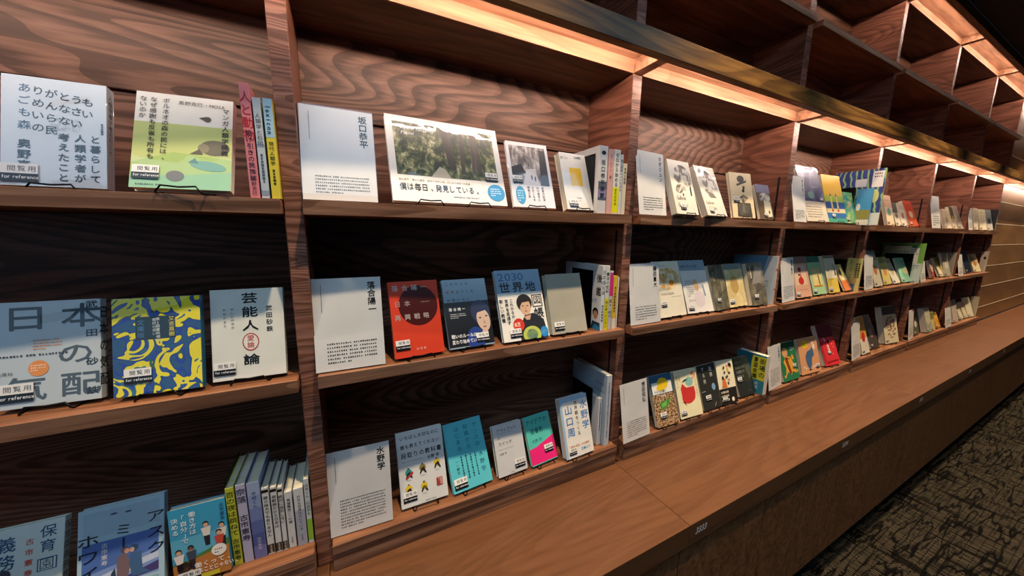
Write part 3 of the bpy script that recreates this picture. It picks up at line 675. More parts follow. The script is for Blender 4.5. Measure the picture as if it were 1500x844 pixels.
def a_(s):
    s.TH('#33424c', '日本', .06, .84, .25, pitch=1.22, bold=.02, sx=1.25); s.TV('#4a565c', 'の', .745, .58, .22, bold=.02, sx=1.25); s.TH('#4a565c', '気配', .06, .17, .24, pitch=1.25, bold=.02, sx=1.25)
    for i, ch in enumerate('武田砂鉄'): s.TV(K, ch, .91, .985-i*.285, .078, bold=.02, sx=1.2)
    s.E('#eb8f2e', .40, .36, .095, .075); s.LH('#fff0d8', .33, .47, .40, .33, 3); s.LH('#e08a3c', .35, .62, .64, .53, 4); s.LH('#333333', .02, .68, .51, .47, 1, last=1); s.TH(K, '集英社', .02, .33, .035)
display('b3', '#bfc9cc', 'pale grey book with huge blurred characters and an orange dot, leftmost on middle shelf', a_, 2, (.02, .06, .044), spine=lambda s: s.TV('#333333', '日本の気配', .5, .93, .13, pitch=1.3, bold=.02), short='pale grey book with the orange dot')
M_MARB = pic('marbling', [(0, '#23527d'), (.40, '#1d3c9a'), (.455, '#2d5a50'), (.475, '#e6d818'), (.60, '#eee01c'), (.615, '#2c6b86'), (.66, '#243b94'), (.72, '#2f6f7a'), (.8, '#c9d42c')], 17, 2.6, 1.2, gloss=2, interp='CONSTANT')
def a_(s):
    s.R(M_MARB, .004, .003, .996, .997); s.R('#1d3542', .25, .56, .70, .80)
    s.TV('#d9c94a', '又吉直樹', .655, .79, .05, bold=.012); s.TV('#cfd8d8', '第2図書係補佐', .50, .785, .034, bold=.01); s.TV('#cfd8d8', '書評の思い', .46, .78, .034); s.TV('#4b7fae', '文庫版', .31, .77, .06)
display('b4', '#2b6a8c', 'yellow and blue marbled book cover in clear film on the middle shelf', a_, 2, (.12, .125, .038), short='yellow and blue marbled book')
def a_(s):
    for i, ch in enumerate('芸能人'): s.TV(K, ch, .52, .955-i*.155, .125, bold=.03, sx=1.25)
    s.TV(K, '論', .52, .265, .125, bold=.03, sx=1.25)
    s.E('#b33f36', .52, .40, .115, .10); s.E('#e2e3d8', .52, .40, .10, .087); s.TV('#b33f36', '愛論', .52, .475, .07, bold=.02)
    s.TV(K, '武田砂鉄', .79, .80, .065, pitch=1.22, bold=.014); s.TV('#2b2b2b', 'テレビの中の', .285, .79, .032, pitch=1.25); s.TV('#2b2b2b', 'わだかまり', .185, .79, .032, pitch=1.4)
display('b5', '#dfe0d6', 'cream book with bold black title and red round seal on the middle shelf', a_, 1, (.02, .06, .036), spine=lambda s: s.LV('#333333', .5, .9, .2, .03), short='cream book with the red round seal')
def a_(s):
    s.TV('#254a70', '保育', .81, .955, .125, pitch=1.12, bold=.014); s.R('#254a70', .70, .52, .93, .64); s.R('#d5dccc', .715, .528, .915, .632); s.TV('#254a70', '園', .81, .64, .115); s.TV('#254a70', '義務', .33, .92, .15, pitch=1.1, bold=.014)
    for i, ch in enumerate('古市憲寿'): s.TV('#c8553a', ch, .60, .86-i*.098, .062, bold=.02)
    s.E('#2d3540', .33, .56, .08, .06); s.E('#d9a98a', .33, .52, .055, .045); s.R('#8fb0b4', .2, .2, .6, .45)
display('b6', '#cbd6cf', 'pale blue green cover with dark blue characters and red author name, bottom left corner', a_, 1, spine=lambda s: s.TV('#555555', '保育園義務教育化', .5, .95, .09), short='pale blue green cover in the bottom left corner')
def a_(s):
    s.R('#9fb9c8', .06, .72, .94, .96); s.R('#4f6fb0', .05, .22, .93, .66); s.P('#7f98c8', [(.05, .36), (.93, .46), (.93, .22), (.05, .22)]); s.P('#c6cfe0', [(.05, .30), (.5, .37), (.93, .42), (.93, .36), (.05, .24)]); s.R('#dccf9a', .55, .30, .73, .38); s.P('#4a3f73', [(.55, .26), (.93, .33), (.93, .24), (.55, .22)])
    s.E('#5d5560', .53, .52, .05, .033); s.E('#c69a86', .555, .505, .03, .025); s.P('#7b6468', [(.44, .46), (.5, .49), (.56, .47), (.6, .36), (.56, .24), (.44, .24)])
    s.E('#35506e', .64, .52, .05, .033); s.E('#cba38e', .615, .505, .028, .024); s.P('#45658c', [(.6, .48), (.72, .47), (.74, .3), (.84, .24), (.62, .24), (.58, .38)]); s.P('#2d4158', [(.38, .33), (.42, .37), (.44, .24), (.35, .22)])
    s.R('#8fb2bd', .05, .0, .93, .19); s.E('#252c38', .78, .17, .05, .025)
    s.TV(K, 'アスク', .90, .85, .125, pitch=1.28, sx=1.3); s.TV(K, 'ミー', .51, .79, .12, pitch=1.1, sx=1.2); s.TV(K, 'ホワイ', .12, .76, .135, pitch=1.15, sx=1.3)
    s.TV('#c9d0dc', '古市憲寿', .30, .64, .052, bold=.01); s.TH('#f0f2f4', 'Why', .36, .225, .06, sh=.2)
    s.E('#3a4a5a', .40, .91, .04, .008); s.E('#3a4a5a', .57, .9, .04, .008)
display('b7', '#a8c6d4', 'tall light blue book with a drawing of two people embracing, on the bottom shelf', a_, 1, short='tall light blue book with the embracing pair')
def a_(s):
    s.R('#3f9fc4', 0, 0, 1, 1); s.R('#5fb3cf', 0, .36, 1, .6); s.P('#4f7f3c', [(0, .28), (.3, .30), (1, .46), (1, .3), (0, .2)]); s.R('#c07a3c', 0, 0, 1, .26); s.P('#c07a3c', [(0, .25), (1, .37), (1, .2), (0, .2)]); s.P('#e4d9b8', [(0, .02), (0, .14), (.3, .16), (.3, .02)])
    for u, v, c, hc in ((.62, .62, '#e9e3d4', '#2b2622'), (.90, .56, '#e2d8c8', '#2b2622'), (.84, .47, '#c94f40', '#3a2a22'), (.12, .34, '#efe6da', '#2b2622'), (.33, .36, '#3b4a5a', '#20242a')):
        s.E(hc, u, v+.10, .055, .035); s.E('#dcae8c', u, v+.085, .045, .028); s.P(c, [(u-.09, v+.05), (u+.09, v+.06), (u+.06, v-.06), (u-.05, v-.06)]); s.P('#22252e', [(u-.05, v-.06), (u+.06, v-.06), (u+.05, v-.19), (u-.03, v-.19)])
    s.TV('#e8f2f2', '働き方は', .40, .93, .072, bold=.014); s.TV('#e8f2f2', '「自分」で', .25, .91, .072, bold=.014); s.TV('#e8f2f2', '決める', .10, .89, .072, bold=.014); s.TV('#173f5c', '古市憲寿', .93, .95, .055)
    s.TH('#fff6e6', '働くって、', .36, .20, .075, bold=.02); s.TH('#fff6e6', 'ることじゃない。', .42, .12, .07, bold=.02, sx=.72); s.R('#d8c83a', .42, .01, .80, .07); s.E('#f4f0e6', .82, .33, .14, .08); s.LH('#8a4a2a', .74, .9, .36, .28, 2)
    s.E('#2a2220', .2, .22, .13, .07); s.E('#dcae8c', .24, .16, .1, .05)
display('b8', '#3f9fc4', 'small blue book with cartoon people on a green hill above a brown band', a_, 1, (.08, .0, .036), short='small blue book with the cartoon people')
# ---- bay 2
card('c1', '坂口恭平', 'white author card with clear glare, left end of the second bay, top shelf', 6, .27, 1)
M_FOREST = pic('forest', [(.30, '#0d1410'), (.45, '#2c3826'), (.52, '#5b6340'), (.57, '#8c8a5c'), (.63, '#c9c7a4'), (.7, '#e4e6dc')], 34, .3, 6, (1, 1, .8), gloss=2, rough=.75)
M_TRUNK = pic('tree_trunks', [(.35, '#26221d'), (.6, '#4b443a'), (.75, '#8f8a7c')], 30, .2, 4, (1, 1, .12), gloss=2)
def a_(s):
    s.R(M_FOREST, .055, .30, .945, .925); s.P(M_TRUNK, [(.50, .40), (.56, .40), (.53, .92), (.44, .92)]); s.P(M_TRUNK, [(.60, .36), (.64, .36), (.66, .92), (.62, .92)]); s.P(M_TRUNK, [(.70, .38), (.8, .38), (.78, .92), (.72, .92)]); s.P('#b9b19c', [(.33, .30), (.5, .30), (.46, .40), (.41, .43)])
    s.TH('#e9ebe4', 'Kyohei Sakaguchi', .12, .86, .05, sh=.15); s.TH('#e9ebe4', 'Pastel', .12, .80, .055, sh=.2)
    s.TH('#3a3a36', '坂口恭平、第二の誕生。絵のパステル画、はじめて出会った風景。', .06, .245, .026); s.TH(K, '僕は毎日、発見している。', .06, .165, .088, bold=.012, sx=.82); s.LH('#555555', .5, .74, .09, .06, 1, last=1)
    s.E('#2f8fc4', .905, .16, .085, .105, 28); s.LH('#e8f4fa', .85, .96, .22, .11, 4)
display('b9', '#e9e6de', 'wide white album with a photograph of a forest path, second bay, top shelf', a_, 2, (.82, .30, .034), short='wide white forest album')
M_STREET = pic('old_street', [(.3, '#2b2726'), (.46, '#6b615c'), (.55, '#a39a94'), (.66, '#dcd6d2')], 40, .2, 5, (1, 1, .5), gloss=2, rough=.7)
def a_(s):
    s.R(M_STREET, .07, .34, .93, .94); s.P('#2a2523', [(.07, .6), (.3, .66), (.4, .52), (.07, .45)]); s.P('#3a3432', [(.72, .34), (.93, .34), (.93, .9), (.78, .9)]); s.P('#d8d0cc', [(.3, .34), (.7, .34), (.62, .6), (.42, .58)]); s.E('#4a4442', .52, .46, .02, .04); s.E('#4a4442', .6, .44, .02, .04)
    s.E('#2a93bd', .20, .18, .11, .135, 28); s.LH('#d6eef4', .13, .27, .26, .08, 5)
    for u, tx in ((.74, '家族の哲学'), (.62, '幻の都市に'), (.50, 'ひきこもる'), (.40, '想像の家')): s.TV('#4a3a30', tx, u, .32, .042, bold=.01)
display('b10', '#e2dedc', 'white book with a faded street photograph and a blue oval, second bay, top shelf', a_, 2, (.06, .36, .03), short='book with the faded street photograph')
def a_(s):
    s.R('#f0bd1e', .30, .42, .74, .74); s.TH('#55524a', '建てない', .04, .90, .05, sx=.8); s.TH('#222222', 'GOMES', .55, .93, .06, bold=.015, sx=.8); s.LH('#333333', .42, .62, .22, .19, 1, last=1); s.LH('#333333', .5, .56, .17, .15, 1, last=1)
display('b11', '#e4e0d4', 'small thick white book with a plain yellow square on its cover', a_, 2, (.10, .04, .032), short='small white book with the yellow square')
card('c2', '落合陽一', 'white author card in a clear holder beside the red book, middle shelf', 6, .31, 2)
def a_(s):
    s.E('#4a1512', .56, .665, .40, .27, 40); s.P('#e0452c', [(0, 0), (.001, 0), (.001, .001)])
    s.TH('#c9bdb6', '落合陽一', .06, .91, .082, pitch=1.5, bold=.012, sx=1.02); s.TH('#b8aaa2', '日本', .08, .70, .082, pitch=1.5, bold=.0, sx=1.02); s.LH('#d0b8b0', .62, .8, .715, .70, 1, last=1); s.TH('#c4b4aa', '再興戦略', .06, .52, .082, pitch=1.5, bold=.012, sx=1.02)
    s.TH('#e9d9cc', '幻 冬 舎', .42, .09, .035)
display('b12', '#dd4429', 'vivid red book with a dark red disc, second bay, middle shelf', a_, 1, (.03, .10, .034), short='vivid red book with the disc')
def a_(s):
    s.R('#151518', 0, .02, 1, .66)
    for v, tx in ((.93, 'これからの'), (.81, '世界をつくる'), (.69, '仲間たちへ')): s.TH('#303036', tx, .07, v, .046, pitch=1.62 if v > .9 else 1.6, bold=.012)
    s.TH('#b03028', '世界', .07, .81, .046, pitch=1.6, bold=.012)
    s.TH('#efefef', '落合陽一', .08, .555, .048, pitch=1.35, bold=.02); s.LH('#dddddd', .1, .45, .50, .42, 3)
    s.E('#25408a', .60, .10, .2, .18); s.E('#2b3354', .78, .48, .22, .19, 24, .2); s.E('#dbbca4', .82, .37, .15, .17, 24, .15); s.P('#2b3354', [(.60, .58), (.9, .64), (.98, .52), (.84, .50), (.7, .48), (.62, .36)]); s.E('#3a2a28', .75, .40, .03, .01); s.E('#3a2a28', .90, .42, .03, .01); s.P('#c49a80', [(.83, .38), (.87, .31), (.81, .31)]); s.E('#9c5a4e', .83, .265, .04, .01); s.E('#dbbca4', .82, .18, .07, .06)
    s.TH('#f2f2f2', '戦いのルールは、', .06, .17, .062, bold=.025, sx=.84); s.TH('#f2f2f2', '変わり始めている。', .06, .09, .062, bold=.025, sx=.80)
display('b13', '#8ea6b4', 'blue grey book with a black band bearing a face resting on a hand', a_, 1, (.60, .05, .036), short='blue grey book with the black face band')
def a_(s):
    s.R('#efeadf', 0, 0, 1, .67); s.TH('#2a5ea0', '2030', .06, .90, .155, bold=.0, sx=1.32, pitch=None)
    s.TH(K, '世界地', .05, .745, .155, pitch=1.18, bold=.028, sx=1.12); s.R(K, .73, .44, .96, .62); s.R('#efeadf', .75, .455, .94, .605); s.TV(K, '図', .845, .60, .125, bold=.02, sx=1.05); s.TV(K, '帳', .845, .43, .155, bold=.028, sx=1.05)
    s.P('#2a2d34', [(.36, 0), (.98, 0), (.93, .26), (.72, .36), (.52, .34), (.4, .2)]); s.P('#d8ab8c', [(.50, .32), (.66, .34), (.62, .27), (.55, .27)]); s.E('#2a2220', .55, .515, .17, .125, 24); s.E('#deb494', .56, .455, .12, .115, 24); s.P('#2a2220', [(.40, .50), (.5, .6), (.68, .58), (.72, .47), (.66, .53), (.5, .52), (.43, .45)]); s.E('#2a2220', .505, .47, .022, .007); s.E('#2a2220', .61, .47, .022, .007); s.P('#c6957a', [(.555, .46), (.575, .42), (.545, .42)]); s.E('#a85c4c', .56, .395, .03, .008)
    s.TV('#222222', 'これからの', .27, .585, .052, bold=.02); s.TV('#222222', '世界を見通す', .165, .585, .056, bold=.02); s.TV('#222222', '新しい教養', .055, .585, .06, bold=.02)
    s.E('#d23a2c', .36, .215, .12, .09, 28); s.TH('#f6ecd8', '15万', .27, .22, .065, bold=.03, sx=.8); s.E('#b9c65a', .62, .06, .2, .12, 24); s.E('#5fb0bf', .62, .06, .12, .08, 24); s.E('#2a86c4', .90, .08, .09, .075, 24); s.LH('#d8eef6', .84, .96, .11, .05, 3)
display('b14', '#86a5bd', 'blue 2030 atlas book with a portrait of a dark haired man and a red dot', a_, 1, (.15, .045, .036), short='2030 atlas book')
display('b15', '#a9a595', 'plain grey green book with no picture, fifth on the second bay middle shelf', lambda s: s.LH('#c9bfa4', .2, .85, .69, .67, 1, last=1), 1, (.08, .06, .036), short='plain grey green book')
card('c3', '水野学', 'white author card at the left end of the second bay, bottom shelf', 10, .42, 3, size=.095)
def a_(s):
    s.TH('#2a3438', 'いちばん大切なのに', .07, .92, .062, pitch=1.12, bold=.016, sx=.92); s.TH('#2a3438', '誰も教えてくれない', .07, .80, .062, pitch=1.12, bold=.016, sx=.92); s.TH('#1c2428', '段取りの教科書', .07, .68, .08, pitch=1.13, bold=.02, sx=.94); s.TH('#1c2428', '水野 学', .62, .59, .052, bold=.02); s.LH('#444444', .08, .55, .605, .59, 1, last=1)
    for u, v, c in ((.2, .43, '#2f8f8a'), (.5, .45, '#8a7a3a'), (.82, .47, '#e3c42e'), (.18, .22, '#e3c42e'), (.5, .21, '#e3c42e')):
        s.E('#2a2a28', u, v+.065, .022, .015); s.E(c, u, v+.02, .07, .045, 16, .4); s.P('#2a2a28', [(u-.03, v+.01), (u+.03, v+.03), (u+.08, v-.06), (u+.05, v-.06), (u, v-.01), (u-.05, v-.06), (u-.07, v-.05)]); s.LH('#666666', u-.05, u+.06, v-.075, v-.09, 1, last=1)
    s.P('#b5372c', [(.14, .36), (.30, .43), (.28, .46), (.13, .38)]); s.R('#c4352a', .77, .17, .90, .28); s.R('#f3f1ea', .785, .18, .885, .27); s.TH('#c4352a', '15', .79, .225, .07, bold=.03); s.LH('#333333', .5, .75, .04, .02, 1, last=1)
display('b16', '#dcdcd8', 'white textbook cover with six small cartoon figures, bottom shelf of the second bay', a_, 1, (.05, .07, .036), short='white textbook with the cartoon figures')
def a_(s):
    for u, tx in ((.80, 'センスは'), (.56, '知識から'), (.32, 'はじまる')): s.TV('#2d5f78', tx, u, .93, .082, pitch=1.2, bold=.004)
    s.TV('#1f5560', '水野学', .83, .47, .082, pitch=1.35, bold=.004)
    for u in (.68, .56, .44, .32): s.LV('#1f5560', u, .48, .12, .035, int(u*100))
    s.TV('#1f5560', '――朝日', .20, .45, .05)
display('b17', '#5cc3cf', 'cyan blue book with thin handwritten style title, leaning back on the bottom shelf', a_, 1, (.04, .04, .04), short='cyan blue book')
def a_(s):
    s.TH('#3d4a55', 'アウトプット', .12, .89, .085, sx=.92, bold=.01); s.R('#3d4a55', .12, .83, .66, .834); s.TH('#3d4a55', 'の', .12, .75, .07); s.TH('#3d4a55', 'スイッチ', .12, .63, .08, bold=.01); s.LH('#777777', .12, .62, .53, .51, 1, last=1); s.TH('#555555', '水野 学', .12, .43, .05); s.LH('#555555', .42, .56, .05, .03, 1, last=1)
display('b18', '#cfd0d0', 'small plain white book with a thin grey title, bottom shelf of the second bay', a_, 1, (.58, .08, .036), short='small plain white book')
def a_(s):
    s.P('#ee2a7c', [(0, .02), (1, .02), (1, .40), (.02, .34), (0, .33)]); s.P('#ee2a7c', [(.0, .3), (1, .5), (1, .3)])
    s.TH('#1d4a50', 'アイデアの', .05, .87, .125, sx=.86, bold=.006); s.TH('#1d4a50', '接着剤', .16, .68, .125, sx=.86, bold=.006); s.TH('#2a6b70', '水野 学', .16, .48, .075)
display('b19', '#58c2b4', 'small mint and hot pink book, bottom shelf of the second bay', a_, 1, (.55, .18, .034), short='small mint and hot pink book')
def a_(s):
    s.R('#eae6dc', .08, 0, 1, .93); s.TV('#2a76b8', '水野学', .83, .90, .15, pitch=1.16, bold=.024, sx=1.1); s.TV('#2a76b8', '山口周', .27, .86, .155, pitch=1.2, bold=.024, sx=1.1); s.TV('#333333', '世界観をつくる', .55, .92, .072, pitch=1.2, bold=.02)
    s.TH('#c07a30', '「感性×知性」の仕事術', .12, .175, .046, sx=.9, bold=.02); s.TH('#2a76b8', '正解より', .55, .10, .05, bold=.02)
display('b20', '#9fc0dc', 'thick white and blue book with large blue characters, second bay bottom shelf', a_, 1, (.12, .05, .03), short='thick white book with large blue characters')
# ---- bay 3
card('c4', 'タダジュン', 'white author card at the left end of the third bay, top shelf', 6, .29, 4, size=.08)
M_SK = pic('pencil_sketch', [(.34, '#3c3936'), (.46, '#8b857e'), (.52, '#cfcabc'), (.6, '#e8e3d4')], 30, 1.2, 5, gloss=2)
def a_(s):
    s.E(M_SK, .55, .68, .40, .24, 24, .3); s.E(M_SK, .3, .5, .2, .12); s.P('#3a3632', [(.80, .5), (.88, .55), (.86, .35), (.8, .36)]); s.E('#3a3632', .45, .36, .03, .03)
    s.TH('#6b6457', 'Gulliver', .12, .30, .11, sx=.8); s.TH('#6b6457', 'Garden', .14, .17, .11, sx=.8)
display('b21', '#e4dfd0', 'cream book with a smoky grey drawing under glaring film, third bay top shelf', a_, 2, (.22, .08, .03), short='cream book with the smoky drawing')
def a_(s):
    s.E('#55504a', .22, .85, .08, .10, 16, -.4); s.E('#55504a', .55, .78, .16, .14, 20); s.E(M_SK, .55, .60, .36, .24, 24, -.5); s.P('#6f6a62', [(.3, .5), (.6, .44), (.72, .36), (.4, .36)])
    s.TH('#7b7466', 'Gulliver', .10, .26, .10, sx=.8); s.TH('#7b7466', 'Garden', .16, .15, .10, sx=.8)
display('b22', '#ddd7c8', 'cream book with a grey creature drawing, thick pale fore edge towards the camera', a_, 2, (.16, .05, .026), short='cream book with the grey creature')
def a_(s):
    s.E('#55524c', .50, .86, .16, .08, 20, .1); s.P('#55524c', [(.28, .74), (.74, .84), (.76, .80), (.32, .70)]); s.E('#3c3a36', .60, .66, .05, .03); s.E('#2f2c2a', .57, .60, .06, .035); s.E('#6b655a', .60, .70, .07, .01)
    for k in range(7): s.P('#4b473f', [(.5, .3), (.51, .3), (.40+.05*k, .50-.02*abs(k-3)), (.385+.05*k, .50-.02*abs(k-3))]); s.E('#5d584c', .40+.05*k, .50-.02*abs(k-3), .025, .02)
    s.P('#4a473f', [(.2, .03), (.85, .03), (.82, .33), (.24, .33)]); s.P('#6f6a5e', [(.42, .12), (.55, .12), (.53, .34), (.46, .34)]); s.LH('#8f8a7a', .28, .78, .30, .06, 7)
display('b23', '#dcc9a4', 'tan book with a drawing of a man in a bowler hat rising from a chimney', a_, 1, (.08, .33, .034), short='tan bowler hat book')
def a_(s):
    s.R('#6b5a48', 0, 0, .3, .8); s.R('#8c8ba0', 0, .76, 1, 1); s.E(M_SK, .55, .62, .4, .14); s.P('#e6dcbc', [(.36, .05), (.9, .08), (.92, .5), (.45, .55)]); s.E('#2e2a26', .72, .2, .05, .05)
display('b24', '#6d5c4a', 'small dark brown book with a lilac top, last on the third bay top shelf', a_, 1, (.3, .06, .026), short='small dark brown book with a lilac top')
card('c5', '藤田貴大', 'white author card at the left end of the third bay, middle shelf', 6, .31, 5)
M_COC = pic('orange_threads', [(.35, '#d98a34'), (.5, '#e8c88c'), (.62, '#f0e6cc')], 26, 1.5, 5)
def a_(s):
    s.E(M_COC, .5, .68, .45, .2); s.E('#d98b2a', .62, .60, .09, .05); s.P('#4a3620', [(.66, .61), (.86, .70), (.86, .69), (.66, .60)]); s.TH('#6b6456', 'cocoon', .18, .42, .085, pitch=None, sx=1.3); s.LH('#777777', .55, .9, .36, .34, 1, last=1); s.LH('#555555', .05, .5, .93, .91, 1, last=1)
display('b25', '#ece4cc', 'cream cocoon book with an orange thread drawing, partly behind the author card', a_, 1, (.12, .18, .03), short='cocoon book')
def a_(s):
    s.R('#8ea2ae', 0, .80, 1, 1); s.TH('#333c44', '蚊帳の外/わか草', .06, .88, .07, sx=.8); s.E('#e5b98a', .5, .52, .09, .12, 16, .2); s.E('#ddd0d4', .55, .25, .2, .15); s.P('#8fa0b0', [(.75, .3), (.82, .3), (.78, .55), (.74, .5)]); s.LH('#8a8f96', .12, .4, .62, .3, 8); s.TH('#8a8f96', 'カタチ', .12, .23, .06)
display('b26', '#e6e2da', 'pale book with faint pastel figures, third on the third bay middle shelf', a_, 1, (.06, .05, .03), short='pale book with faint pastel figures')
M_DKP = pic('dark_landscape', [(.35, '#4a473c'), (.55, '#6d6856'), (.7, '#8b8571')], 24, .6, 5)
def a_(s): s.R(M_DKP, 0, 0, 1, 1); s.TV('#d9d4bc', 'ロロロ', .25, .85, .07, bold=.01); s.LV('#c9c4ac', .7, .6, .4, .03)
display('b27', '#605c4c', 'dark olive grey photographic cover between two pale books, third bay middle shelf', a_, 1, (.2, .16, .026), short='dark olive grey book')
M_BEI = pic('tan_stain', [(.4, '#cdb780'), (.6, '#e3d6a6')], 12, 1, 4)
def a_(s): s.R(M_BEI, 0, 0, 1, .86); s.E('#b79a5e', .45, .5, .22, .2); s.R('#7f8a88', 0, .86, 1, 1)
display('b28', '#dccf9f', 'straw yellow book with stained cover on the middle shelf of the third bay', a_, 1, (.05, .07, .03), short='straw yellow stained book')
def a_(s): s.R(M_DKP, 0, 0, 1, 1); s.E('#a0572f', .42, .57, .09, .06, 16, .4); s.P('#8f8a86', [(.2, .5), (.5, .9), (.9, .85), (.75, .5)]); s.E('#5a5450', .6, .42, .2, .1); s.LV('#e8e4e0', .2, .92, .6, .045)
display('b29', '#77716c', 'mauve grey book with a blurred rusty spot, third bay middle shelf', a_, 1, (.22, .14, .03), short='mauve grey book')
card('c6', '想田和弘', 'white author card at the left end of the third bay, bottom shelf', 8, .35, 6)
M_CROWD = pic('stadium_crowd', [(.36, '#2c1f16'), (.46, '#7a5634'), (.54, '#b38a5c'), (.62, '#d8c8a8'), (.7, '#4a5a78')], 150, 0, 3)
def a_(s):
    s.R('#35607f', 0, .62, 1, 1); s.R('#ecebe0', .05, .63, .95, .86); s.R(M_CROWD, 0, 0, 1, .62); s.P('#4e8f3c', [(.25, .45), (.8, .52), (.62, .36), (.3, .3)]); s.P('#7ab85a', [(.35, .43), (.6, .47), (.55, .38), (.35, .36)])
    s.E('#ecc62a', .55, .82, .26, .12, 9); s.E('#ecc62a', .45, .74, .22, .06, 8); s.TH('#1f3f74', 'アメリカを撮る', .12, .67, .058, bold=.03, sx=.75); s.TH('#f0e8d8', '想田和弘', .35, .58, .04, bold=.02)
display('b30', '#3b5f7c', 'book with a stadium crowd photograph under a yellow burst, third bay bottom shelf', a_, 1, (.2, .14, .034), short='stadium book')
def a_(s):
    s.E('#d23c38', .50, .42, .30, .14, 24, .1); s.P('#d23c38', [(.22, .42), (.2, .62), (.3, .72), (.38, .66), (.45, .62), (.8, .62), (.82, .45)]); s.E('#8fc0b4', .62, .74, .17, .10, 20); s.P('#20445c', [(.28, .74), (.42, .80), (.60, .80), (.40, .75)]); s.E('#20445c', .45, .78, .05, .02); s.P('#7a1c1c', [(.2, .35), (.35, .24), (.3, .34)])
    s.TV('#d2573c', '演劇ベストパートナー', .90, .94, .052, bold=.02); s.TV('#d2573c', '観る', .8, .94, .08, bold=.02); s.TV('#a8945c', '平田オリザ', .09, .90, .05); s.TV('#a8945c', '想田', .20, .88, .05)
display('b31', '#ebe2b8', 'cream yellow book with a red bird-like shape, third bay bottom shelf', a_, 1, (.05, .06, .03), short='cream yellow red bird book')
def a_(s): s.TV('#b8bcb4', '観察', .72, .93, .105, pitch=1.25, bold=.012); s.TV('#b8bcb4', 'する男', .30, .95, .105, pitch=1.3, bold=.012); s.E('#7fa6c8', .74, .47, .10, .08); s.LH('#cccccc', .06, .3, .43, .40, 1, last=1); s.P('#b8a878', [(.62, .05), (.72, .13), (.74, .12), (.64, .04)])
display('b32', '#30322e', 'charcoal black book with pale grey characters and a small blue oval', a_, 1, (.2, .19, .034), short='charcoal black book')
def a_(s):
    s.R('#efe6c4', 0, .36, 1, 1); s.R('#262320', 0, 0, 1, .36)
    R_ = random.Random(8)
    for _ in range(16): s.E(R_.choice(['#d8b23a', '#4a4438', '#a89a70', '#d88a70']), .35+.6*R_.random(), .45+.45*R_.random(), .07, .03, 10, R_.random()*3)
    s.E('#2a2824', .80, .88, .08, .06, 12, 1); s.E('#2a2824', .3, .60, .06, .05); s.P('#e0763c', [(.18, .38), (.5, .38), (.4, .58), (.28, .57)])
    for v in (.28, .19, .10): s.TH('#efe6d0', 'なぜ僕は記録', .06, v, .055, sx=.75, bold=.02)
    s.E('#efe6d0', .72, .09, .08, .05)
display('b33', '#cfc29c', 'busy cream and black comic style cover on the third bay bottom shelf', a_, 1, (.12, .06, .03), short='busy cream and black comic cover')
def a_(s):
    for k, (v, tx) in enumerate(((.86, '熱狂なきファシ'), (.74, 'ズムにっぽん'), (.62, 'の無関心を'), (.50, '観察する'))): s.TH('#7c857e', tx, .08, v, .085, bold=.02, sx=.85)
    s.LH('#999999', .6, .8, .12, .1, 1, last=1); s.P('#48504c', [(.5, 1), (1, 1), (1, .45), (.8, .4)])
display('b34', '#2b2e2b', 'dark grey green book with ghosted lettering, leaning against the blue and yellow book', a_, 1, (.06, .36, .034), short='dark grey green ghost-lettered book')
# ---- bay 4
card('c7', '荒井良二', 'white author card at the left end of the fourth bay, top shelf', 6, .27, 7)
M_NGT = pic('night_blue', [(.35, '#34365a'), (.52, '#55567c'), (.62, '#8f93b4'), (.72, '#e2e4ee')], 14, .8, 5, (1, 1, .4), gloss=2)
def a_(s): s.R(M_NGT, 0, .36, 1, 1); s.E('#6f9a92', .42, .47, .14, .07); s.LH('#b9bccb', .55, .8, .64, .61, 1, last=1); s.LH('#8d8778', .08, .8, .28, .06, 5, last=.8)
display('b35', '#ded3bf', 'large violet grey album over a cream band, with film glare, fourth bay top shelf', a_, 2, (.80, .36, .026), short='large violet grey album')
def a_(s):
    s.R('#e2b02c', 0, .55, 1, 1); s.R('#a9c13a', 0, .42, 1, .56); s.R('#3f5ea0', 0, .28, 1, .43); s.R('#d8cc9a', 0, .2, 1, .29); s.R('#3e6ea8', 0, .08, 1, .2); s.R('#4fa08a', 0, 0, 1, .09)
    for u in (.32, .62): s.E('#5b5a34', u, .57, .04, .035); s.P('#ead884', [(u-.02, .55), (u+.03, .55), (u+.06, .3), (u-.05, .3)]); s.E('#b0442e', u, .25, .05, .03)
display('b36', '#e2b02c', 'golden yellow picture book with two bottle shapes over blue bands', a_, 1, (.24, .09, .03), short='golden yellow picture book')
M_GRN = pic('green_swirl', [(.3, '#2a7f8c'), (.42, '#3fa08a'), (.52, '#8cc06a'), (.62, '#d8d28a'), (.75, '#e0a070')], 16, 2.2, 3)
display('b37', '#3f9f8c', 'small green and teal picture book with loose brush swirls', lambda s: (s.R(M_GRN, 0, 0, 1, 1), s.E('#e4dc9a', .45, .62, .16, .1)), 1, (.05, .06, .026), short='small green and teal picture book')
M_SWIRL = pic('painted_bands', [(.12, '#343a7c'), (.28, '#3a6a9c'), (.38, '#6fae62'), (.55, '#b9cf6a'), (.7, '#4f9f8c'), (.85, '#3f458c')], 7, 5, 2, kind='wave')
card('c8', '酒井駒子', 'white author card at the left end of the fourth bay, middle shelf', 8, .36, 8)
def a_(s): s.R('#e8c8ac', .12, .3, .85, .78); s.E('#c8382c', .47, .68, .1, .06); s.P('#c8382c', [(.42, .4), (.5, .62), (.58, .4)]); s.E('#c8382c', .47, .40, .17, .09); s.E('#3a2a28', .40, .55, .05, .03); s.R('#8a6f62', 0, .83, 1, 1); s.TV('#7c4a3c', '金', .78, .93, .07); s.LH('#8a6a5a', .25, .75, .2, .18, 1, last=1)
